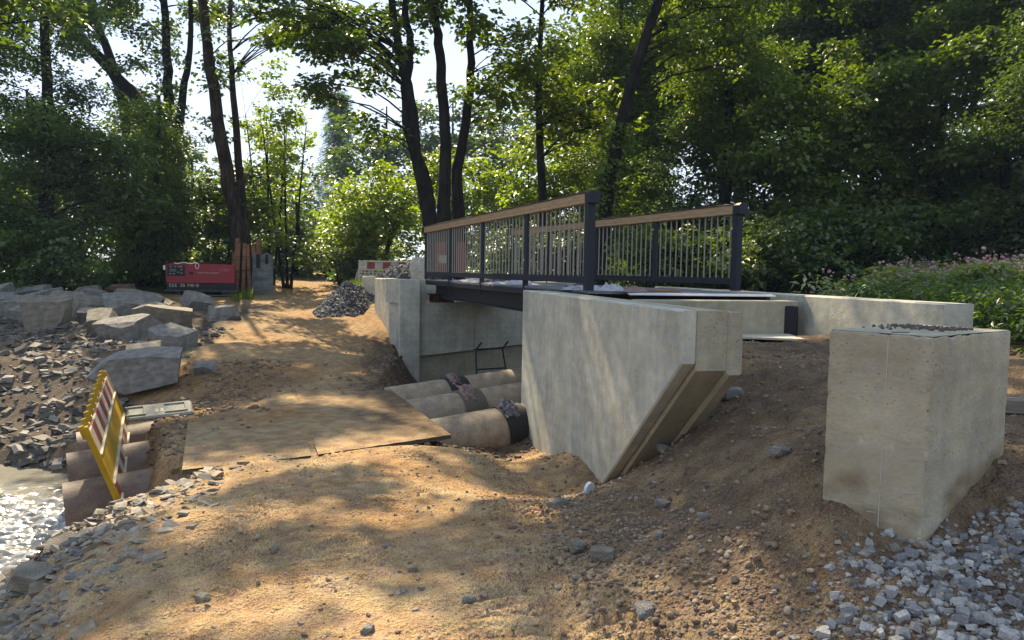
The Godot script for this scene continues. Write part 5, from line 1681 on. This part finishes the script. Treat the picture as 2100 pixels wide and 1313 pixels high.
	tree("overhanging_tree", "dark leafy tree overhanging the stream bank at the picture's edge", "tree", "",
		[[[Vector3(-13.0, 0.3, -14.5), Vector3(-12.6, 3.0, -14.8), Vector3(-11.8, 7.0, -15.2), Vector3(-10.0, 11.0, -15.8), Vector3(-8.4, 14.0, -16.5)], 0.42, 0.14]],
		[[Vector3(-8.9, 14.4, -16.8), Vector3(4.4, 2.0, 3.6), 22, 0.5, 22], [Vector3(-10.2, 7.2, -15.0), Vector3(1.4, 1.0, 1.4), 16, 0.6, 60]], "broad", 1.15, dark, 2006)
	# --- the dark wall of trees along the stream
	tree("stream_tree", "broad dark tree filling the picture's edge above the boulders", "tree", "",
		[[[Vector3(-14.8, 0.6, -23.3), Vector3(-14.7, 3.0, -23.4), Vector3(-14.6, 6.0, -23.4), Vector3(-14.6, 11.0, -23.4)], 0.3, 0.1]],
		[[Vector3(-15.6, 4.9, -23.6), Vector3(3.0, 3.4, 2.0), 60, 0.75, 66], [Vector3(-15.6, 9.6, -23.6), Vector3(2.4, 2.2, 2.0), 26, 0.7, 40], [Vector3(-13.1, 4.3, -24.4), Vector3(1.5, 1.9, 1.0), 20, 0.6, 50]], "small", 1.75, dark, 2007, "bark", true, "leaf_dull")
	tree("stream_tree", "paler tree between the dark edge tree and the ivy-clad trunks", "tree", "",
		[[[Vector3(-13.9, 0.8, -28.5), Vector3(-13.7, 4.0, -28.5), Vector3(-13.5, 8.0, -28.5)], 0.2, 0.06]],
		[[Vector3(-13.5, 4.9, -28.5), Vector3(1.7, 2.8, 1.6), 34, 0.8, 62]], "small", 1.5, mid, 2008)
	var backs := [
		[-26.0, 40.0, 9.0, 4.2, "tall dim tree far behind the stream at the picture's edge"], [-22.5, 46.0, 9.5, 3.6, "dim tree behind the leaning ivy limb"], [-19.0, 44.0, 6.5, 2.8, "low dim tree behind the two ivy trunks"],
		[-15.0, 48.0, 7.5, 3.0, "dim tree seen between ivy trunks and planked trunk"], [-12.6, 43.0, 5.0, 2.2, "young tree behind the planked trunk"]]
	for i in backs.size():
		var q: Array = backs[i]
		var x: float = q[0]; var d: float = q[1]; var h: float = q[2]; var rr: float = q[3]
		tree("far_tree", q[4], "tree", "trees far behind the stream", [[[Vector3(x, 1.2, -d), Vector3(x + 0.2, h * 0.5, -d), Vector3(x, h * 1.2, -d)], 0.24, 0.06]],
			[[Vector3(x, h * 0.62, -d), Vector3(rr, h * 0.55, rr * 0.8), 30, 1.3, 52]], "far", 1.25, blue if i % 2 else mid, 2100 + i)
	# --- saplings beside the planked trunk
	for q in [[-9.4, 30.5, 10.5, 1.3, "multi-stemmed light green sapling right behind the metal sheet"], [-11.6, 35.0, 9.5, 1.2, "thin sapling with see-through crown nearer the far path"], [-10.6, 32.0, 11.5, 1.4, "tall sapling whose crown touches the planked trunk"]]:
		var x: float = q[0]; var d: float = q[1]; var h: float = q[2]; var rr: float = q[3]
		var st := []
		for k in 3: st.append([[Vector3(x + 0.12 * k, 0.6, -d), Vector3(x + 0.5 * (k - 1), h * 0.35, -d - 0.2), Vector3(x + 0.9 * (k - 1), h * 0.7, -d)], 0.065, 0.02])
		tree("sapling", q[4], "tree", "saplings by the planked trunk", st, [[Vector3(x, h * 0.62, -d), Vector3(rr, h * 0.34, rr), 20, 0.5, 20]], "broad", 1.2, bright, 2200 + int(d * 3))
	# --- far end of the path
	for q in [[-22.0, 74.0, 8.0, 3.0, "hazy tree at the end of the path next to the conifer"], [-18.5, 95.0, 9.0, 4.0, "hazy broad tree behind the conifer"], [-26.5, 70.0, 7.0, 2.6, "hazy thin tree beyond the far path bend"], [-11.0, 64.0, 14.0, 4.6, "large bluish tree behind the three-stemmed tree"], [-5.5, 66.0, 15.0, 4.6, "bluish rounded tree seen between the three stems"], [-30.0, 90.0, 10.0, 4.0, "hazy tree far beyond the saplings"], [-1.0, 62.0, 13.0, 4.0, "bluish tree behind the third stem"]]:
		var x: float = q[0]; var d: float = q[1]; var h: float = q[2]; var rr: float = q[3]
		tree("distant_tree", q[4], "tree", "hazy trees at the end of the path", [[[Vector3(x, 1.2, -d), Vector3(x, h * 0.6, -d), Vector3(x, h * 1.1, -d)], 0.25, 0.06]],
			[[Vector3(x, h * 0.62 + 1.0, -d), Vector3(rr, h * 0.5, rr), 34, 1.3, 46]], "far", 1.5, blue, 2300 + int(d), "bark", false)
	# conifer
	var cb := []
	for k in 26:
		var t := k / 25.0
		for e in 5:
			var a := k * 1.1 + e * TAU / 5.0
			var w := (1.0 - t) * 4.0 + 0.2
			cb.append([Vector3(cos(a) * w * 0.6, 3.0 + t * 15.5 - w * 0.12, sin(a) * w * 0.6), Vector3(0.5 + w * 0.38, 0.22, 0.5 + w * 0.38), 7])
	var con := thing("conifer", Vector3(-18.8, 1.3, -80.0), "lone hazy spruce standing at the end of the path", "tree")
	var tb := MB.new()
	tb.tube([Vector3(0, 0, 0), Vector3(0, 18.6, 0)], [0.28, 0.03], 8, false)
	part(tb, "trunk", M.bark, con)
	var rc := RandomNumberGenerator.new()
	rc.seed = 4
	leaves_into(con, "crown", "needle", "needle", cb, 2.0, [Color(0.06, 0.09, 0.065), Color(0.10, 0.135, 0.09)], rc)
	# --- bushes around the path and behind the bridge
	var bs := [
		["hazel_bush", "big bright hazel bush with dark base beside the far path", hv(-5.6, 30.0, 3.7), Vector3(2.3, 2.2, 1.8), 64, "broad", 1.25, bright],
		["hazel_bush", "lower bright bush between the hazel and the far path", hv(-6.9, 33.0, 2.9), Vector3(1.5, 1.7, 1.4), 30, "broad", 1.25, bright],
		["low_bush", "dark low bush right at the far path's edge", hv(-7.0, 30.2, 1.7), Vector3(1.5, 0.8, 1.0), 18, "broad", 1.1, dark],
		["low_bush", "low bush beyond the path bend in half shade", hv(-15.2, 44.0, 2.2), Vector3(2.2, 1.2, 1.4), 20, "far", 1.0, mid],
		["low_bush", "pale green bush at the end of the path", hv(-16.0, 54.0, 1.9), Vector3(3.4, 0.7, 1.6), 22, "far", 1.0, bright],
		["backlit_bush", "yellow-green backlit bush behind the far railing end", hv(-2.6, 32.0, 4.2), Vector3(2.2, 2.9, 1.6), 52, "broad", 1.4, bright],
		["backlit_bush", "yellow-green backlit bush between the three stems and leaning trunk", hv(0.6, 31.0, 4.2), Vector3(2.2, 3.2, 1.6), 56, "broad", 1.4, bright],
		["backlit_bush", "green backlit bush right behind the leaning trunk", hv(3.6, 30.0, 4.2), Vector3(2.0, 3.2, 1.6), 52, "small", 1.7, mid],
		["backlit_bush", "taller green bush behind the second railing", hv(5.6, 27.0, 3.6), Vector3(1.8, 2.6, 1.4), 42, "small", 1.6, mid],
		["low_bush", "dark bush directly behind the railing balusters", hv(1.2, 25.0, 2.0), Vector3(2.2, 1.0, 1.0), 26, "broad", 1.1, dark],
		["low_bush", "leafy bush behind the second railing's middle post", hv(4.4, 22.0, 2.0), Vector3(1.6, 1.0, 1.0), 24, "broad", 1.0, mid],
		["low_bush", "dark bush beside the second railing's end post", hv(7.2, 21.0, 2.2), Vector3(1.7, 1.1, 1.1), 26, "broad", 1.0, dark],
		["stream_bush", "silvery green bush hanging over the boulder heap", hv(-13.6, 27.5, 2.7), Vector3(1.3, 1.7, 0.8), 34, "broad", 1.05, mid],
		["stream_bush", "sunlit leafy bush right behind the generator", hv(-11.5, 29.5, 3.2), Vector3(2.2, 2.2, 1.2), 40, "broad", 1.25, mid],
		["stream_bush", "dim bush far behind the heap between the two stream trees", hv(-19.5, 33.0, 3.2), Vector3(3.2, 2.4, 1.4), 40, "broad", 1.4, dark],
		["stream_bush", "low dark bush behind the outer boulders", hv(-14.6, 22.5, 1.7), Vector3(2.0, 1.2, 1.0), 30, "broad", 1.0, dark],
		["stream_bush", "dark bush between generator and stream bushes", hv(-13.8, 28.0, 2.4), Vector3(1.7, 1.8, 1.2), 34, "small", 1.4, dark],
		["stream_bush", "small bush at the generator's trunk side", hv(-11.2, 29.0, 1.5), Vector3(0.9, 0.9, 0.5), 14, "broad", 0.9, mid],
	]
	for i in bs.size():
		var q: Array = bs[i]
		bush(q[0], q[1], "bushes along the path" if i < 5 else "bushes behind the bridge" if i < 12 else "bushes along the stream", q[2], q[3], q[4], q[5], q[6], q[7], 2400 + i * 3)
	tree("olive_tree", "tree with brownish sunlit leaves between the three stems and the leaning trunk", "tree", "",
		[[[Vector3(1.0, 1.2, -27.0), Vector3(1.0, 4.5, -27.0), Vector3(0.8, 8.0, -27.0), Vector3(0.9, 12.0, -27.0)], 0.2, 0.07]],
		[[Vector3(0.7, 8.6, -27.0), Vector3(1.4, 2.4, 1.7), 24, 0.65, 28], [Vector3(2.6, 7.2, -26.5), Vector3(1.1, 1.6, 1.2), 14, 0.6, 28], [Vector3(0.8, 12.5, -27.0), Vector3(2.4, 1.6, 2.4), 16, 1.0, 40]], "broad", 1.3, olive, 2500)
	# --- the forest on the right bank
	var fr := [
		[7.3, 26.0, 14.0, 2.0, "tree with a bare dark trunk behind the second railing", "small", 1.7, mid], [12.8, 31.5, 15.0, 2.6, "shaded forest tree behind the end post of the second railing", "broad", 1.5, dark],
		[8.9, 24.0, 6.8, 1.9, "young maple with sunlit leaf tiers beside the end post", "broad", 1.25, mid], [11.6, 24.5, 7.6, 2.2, "young maple with bright tiered leaves over the flowers", "broad", 1.25, mid],
		[12.6, 27.0, 14.0, 2.9, "tall forest tree above the tiered maples", "broad", 1.4, dark], [15.0, 23.0, 12.0, 2.6, "forest tree with pale lit crown high over the low wing wall", "broad", 1.35, mid],
		[14.0, 19.0, 10.5, 2.0, "silvery sunlit tree at the upper picture corner", "small", 1.4, blue], [17.5, 21.0, 10.0, 2.6, "dark tree at the picture's edge above the nettles", "broad", 1.2, dark],
		[14.2, 25.0, 5.2, 2.2, "dark understorey tree in the deep shade", "broad", 1.2, dark], [4.6, 33.0, 14.0, 2.5, "pale green tree high behind the leaning trunk", "small", 1.9, mid]]
	for i in fr.size():
		var q: Array = fr[i]
		var x: float = q[0]; var d: float = q[1]; var h: float = q[2]; var rr: float = q[3]
		var g := ground_h(x, -d) - 0.1
		tree("forest_tree", q[4], "tree", "trees of the wood behind the bridge", [[[Vector3(x, g, -d), Vector3(x + 0.1, g + h * 0.35, -d), Vector3(x - 0.1, g + h * 0.7, -d), Vector3(x, g + h, -d)], 0.10 + h * 0.008, 0.04]],
			[[Vector3(x, g + h * 0.56, -d), Vector3(rr, h * 0.42, rr * 0.8), int(10 + h * 3.2), 0.85, 80]], q[5], q[6], q[7], 2600 + i * 5)
	var rows := [
		[3.5, 42.0, 13.0], [6.5, 40.0, 18.0], [10.5, 38.0, 18.0], [14.5, 36.0, 17.0], [18.5, 33.0, 16.0], [22.0, 29.0, 15.0], [24.0, 37.0, 18.0], [20.5, 25.0, 13.0], [28.0, 31.0, 16.0], [17.0, 44.0, 20.0], [8.5, 50.0, 22.0], [30.0, 42.0, 18.0], [24.0, 48.0, 22.0], [12.4, 41.5, 17.0]]
	var where := ["behind the leaning trunk", "behind the second railing", "behind the railing's end post", "behind the tiered maples", "behind the low wing wall", "at the picture's edge", "on the slope above the flowers", "just beyond the silvery tree", "far out at the picture's edge", "high on the slope", "farthest behind the bridge", "on the far slope at the edge", "on top of the slope", "in the gap past the railing's end post"]
	for i in rows.size():
		var q: Array = rows[i]
		var x: float = q[0]; var d: float = q[1]; var h: float = q[2]
		var g := ground_h(x, -d) - 0.2
		tree("wood_tree", "tall shaded tree in the wood's rear rank, " + where[i], "tree", "rear rank of the wood", [[[Vector3(x, g, -d), Vector3(x + 0.3, g + h * 0.4, -d), Vector3(x, g + h, -d)], 0.28, 0.06]],
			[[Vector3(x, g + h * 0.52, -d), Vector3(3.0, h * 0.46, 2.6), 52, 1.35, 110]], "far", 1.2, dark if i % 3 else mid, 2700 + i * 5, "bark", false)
	for q in [[9.8, 21.5, "dark shrub under the tiered maples"], [12.2, 22.2, "dark shrub in the shade behind the flowers"], [14.6, 20.8, "dark shrub behind the tall flower patch"], [16.6, 18.6, "dark shrub at the wood's edge over the nettles"], [11.0, 26.0, "deep shaded shrub between the maple trunks"], [9.0, 27.5, "tall shaded shrub just past the second railing end post"], [8.2, 23.0, "leafy shrub touching the second railing end post"]]:
		bush("wood_shrub", q[2], "shrubs at the edge of the wood", hv(q[0], q[1], ground_h(q[0], -float(q[1])) + (2.3 if q[1] == 27.5 else 1.1)), Vector3(1.7, 2.4 if q[1] == 27.5 else 1.2, 1.2), 30, "broad", 1.15, dark, 2800 + int(float(q[0]) * 10.0))

func build_herbs() -> void:
	var r := RandomNumberGenerator.new()
	r.seed = 31
	# flowering balsam beyond the low wing wall
	var o := thing("balsam_bank", hv(8.0, 14.0, 0.0), "bank of tall pink-flowered balsam plants beyond the low wing wall", "flowers")
	o.set_meta("kind", "stuff")
	var ts := []; var cs := PackedColorArray()
	var fs := []; var fc := PackedColorArray()
	for i in 3800:
		var d := r.randf_range(10.5, 19.0)
		var x := r.randf_range(4.2 + (d - 10.5) * 0.12, 6.0 + d * 0.62)
		var h := r.randf_range(0.3, 0.72) + 0.22 * noise_a.get_noise_2d(x, d)
		if noise_a.get_noise_2d(x * 1.3, d * 1.3 + 9.0) < -0.35: continue
		var g := ground_h(x, -d)
		for k in 3:
			var s := r.randf_range(0.7, 1.2)
			ts.append(Transform3D(Basis.from_euler(Vector3(r.randf_range(-0.3, 0.3), r.randf() * TAU, 0)).scaled(Vector3(s, s, s)), Vector3(x - 8.0 + r.randfn(0, 0.06), g + h * (0.4 + 0.28 * k), -d + 14.0)))
			var f := r.randf_range(0.7, 1.2)
			cs.append(Color(0.22 * f, 0.24 * f, 0.14 * f))
		if r.randf() < 0.45:
			for k in 2:
				fs.append(Transform3D(Basis.from_euler(Vector3(r.randf(), r.randf() * TAU, r.randf())).scaled(Vector3.ONE * r.randf_range(0.025, 0.06)), Vector3(x - 8.0 + r.randfn(0, 0.06), g + h + 0.08 + r.randf() * 0.12, -d + 14.0)))
				fc.append(Color(0.45, 0.27, 0.29) if r.randf() < 0.55 else Color(0.46, 0.42, 0.34))
	swarm("leaves", spray("herb", 0), M.leaf, ts, cs, o)
	swarm("flowers", rock_mesh(1, Vector3(1, 0.8, 0.8), 3, 55, 0.1), M.flower, fs, fc, o)
	# nettles by the low wing wall's end
	o = thing("nettle_patch", hv(5.2, 7.6, 0.0), "green nettles and tall grass beside the low wing wall's end", "weeds")
	o.set_meta("kind", "stuff")
	ts = []; cs = PackedColorArray()
	for i in 1500:
		var d := r.randf_range(6.4, 11.5)
		var x := r.randf_range(4.95, 8.0) - (d - 7.6) * 0.12
		if x < 4.75 - (d - 7.46) * 0.2: continue
		var h := r.randf_range(0.05, 0.62)
		var s := r.randf_range(0.5, 0.9)
		ts.append(Transform3D(Basis.from_euler(Vector3(r.randf_range(-0.4, 0.4), r.randf() * TAU, 0)).scaled(Vector3(s, s, s)), Vector3(x - 5.2, ground_h(x, -d) + h, -d + 7.6)))
		var f := r.randf_range(0.6, 1.2)
		cs.append(Color(0.095 * f, 0.14 * f, 0.05 * f))
	swarm("leaves", spray("herb", 1), M.leaf, ts, cs, o)
	# undergrowth below the bushes by the stream and the wood
	o = thing("undergrowth", hv(0, 25.0, 0.0), "low leafy undergrowth on the forest floor", "undergrowth")
	o.set_meta("kind", "stuff")
	ts = []; cs = PackedColorArray()
	for i in 9000:
		var x := r.randf_range(-20.0, 24.0); var d := r.randf_range(18.5, 46.0)
		var onr := absf(x - path_x(d))
		if x < 3.0 and onr < (5.8 if d < 22.0 else 3.0 if d < 30.0 else 1.7): continue
		if x > -5.0 and x < 3.5 and d < 24.5: continue
		if x > -14.0 and x < -6.0 and d < 27.0 and x > -14.0 + (27.0 - d) * -0.3: continue
		var s := r.randf_range(0.9, 1.8)
		ts.append(Transform3D(Basis.from_euler(Vector3(r.randf_range(-0.3, 0.3), r.randf() * TAU, 0)).scaled(Vector3(s, s, s)), Vector3(x, ground_h(x, -d) + r.randf_range(0.02, 0.4), -d + 25.0)))
		var f := r.randf_range(0.6, 1.3)
		cs.append(Color(0.075 * f, 0.13 * f, 0.03 * f))
	swarm("leaves", spray("broad", 1), M.leaf, ts, cs, o)
	# grass along the far path
	var gb := MB.new()
	for k in 9:
		var a := k * 2.4
		leaf(gb, Vector3(cos(a) * 0.03, 0, sin(a) * 0.03), Vector3(cos(a) * 0.35, 1, sin(a) * 0.35).normalized(), Vector3(cos(a), 0.2, sin(a)), 0.22 + 0.05 * (k % 3), 0.014)
	o = thing("verge_grass", hv(-8.0, 30.0, 0.0), "green grass on the verges of the far path", "grass")
	o.set_meta("kind", "stuff")
	ts = []; cs = PackedColorArray()
	for i in 7000:
		var d := r.randf_range(23.5, 60.0)
		var sd := 1.0 if r.randf() < 0.7 else -1.0
		var x := path_x(d) + sd * (1.7 + absf(r.randfn(0, 1.3)))
		if x > -3.6 and d < 26.5: continue
		if x < -9.0 and d < 27.5: continue
		var s := r.randf_range(0.7, 1.6)
		ts.append(Transform3D(Basis(Vector3.UP, r.randf() * TAU).scaled(Vector3(s, s, s)), Vector3(x + 8.0, ground_h(x, -d) - 0.02, -d + 30.0)))
		var f := r.randf_range(0.7, 1.3)
		cs.append(Color(0.17 * f, 0.22 * f, 0.045 * f))
	swarm("blades", gb.mesh(), M.leaf, ts, cs, o)

# ------------------------------------------------------------------ the scene
func _ready() -> void:
	var cam := Camera3D.new()
	cam.name = "camera"
	cam.fov = 46.8
	cam.near = 0.05
	cam.far = 900.0
	cam.transform = Transform3D(Basis(Vector3.RIGHT, deg_to_rad(-3.79)) * Basis(Vector3.BACK, deg_to_rad(0.97)), Vector3(0, 1.6, 0))
	add_child(cam)
	var sky := ProceduralSkyMaterial.new()
	sky.sky_top_color = Color(0.69, 0.78, 0.92)
	sky.sky_horizon_color = Color(0.93, 0.96, 1.0)
	sky.sky_curve = 0.18
	sky.ground_horizon_color = Color(0.55, 0.55, 0.5)
	sky.ground_bottom_color = Color(0.2, 0.18, 0.14)
	sky.sun_angle_max = 40.0
	sky.sky_energy_multiplier = 0.8
	var env := Environment.new()
	env.background_mode = Environment.BG_SKY
	env.sky = Sky.new()
	env.sky.sky_material = sky
	env.tonemap_mode = Environment.TONE_MAPPER_LINEAR
	env.tonemap_exposure = 2.75
	env.fog_enabled = true
	env.fog_density = 0.0005
	env.fog_light_color = Color(0.80, 0.90, 1.0)
	env.sdfgi_enabled = true
	env.ssao_enabled = true
	env.ssil_enabled = true
	var we := WorldEnvironment.new()
	we.name = "world_environment"
	we.environment = env
	add_child(we)
	var sun := DirectionalLight3D.new()
	sun.name = "sun"
	sun.light_energy = 1.6
	sun.light_color = Color(1.0, 0.93, 0.80)
	sun.light_angular_distance = 0.5
	sun.shadow_enabled = true
	add_child(sun)
	sun.look_at_from_position(Vector3(-0.385, 1.0, -0.923), Vector3.ZERO)

	rng.seed = 1
	noise_a.seed = 101; noise_a.frequency = 0.35; noise_a.fractal_octaves = 3
	noise_b.seed = 102; noise_b.frequency = 0.35; noise_b.fractal_octaves = 3
	noise_c.seed = 103; noise_c.frequency = 0.35; noise_c.fractal_octaves = 2
	make_materials()
	solve_ground()
	build_ground()
	build_water()
	build_concrete()
	build_bridge()
	build_pipes()
	build_site()
	build_far_things()
	build_generator()
	build_guard()
	build_boulders()
	build_trees()
	build_herbs()
	build_stones()
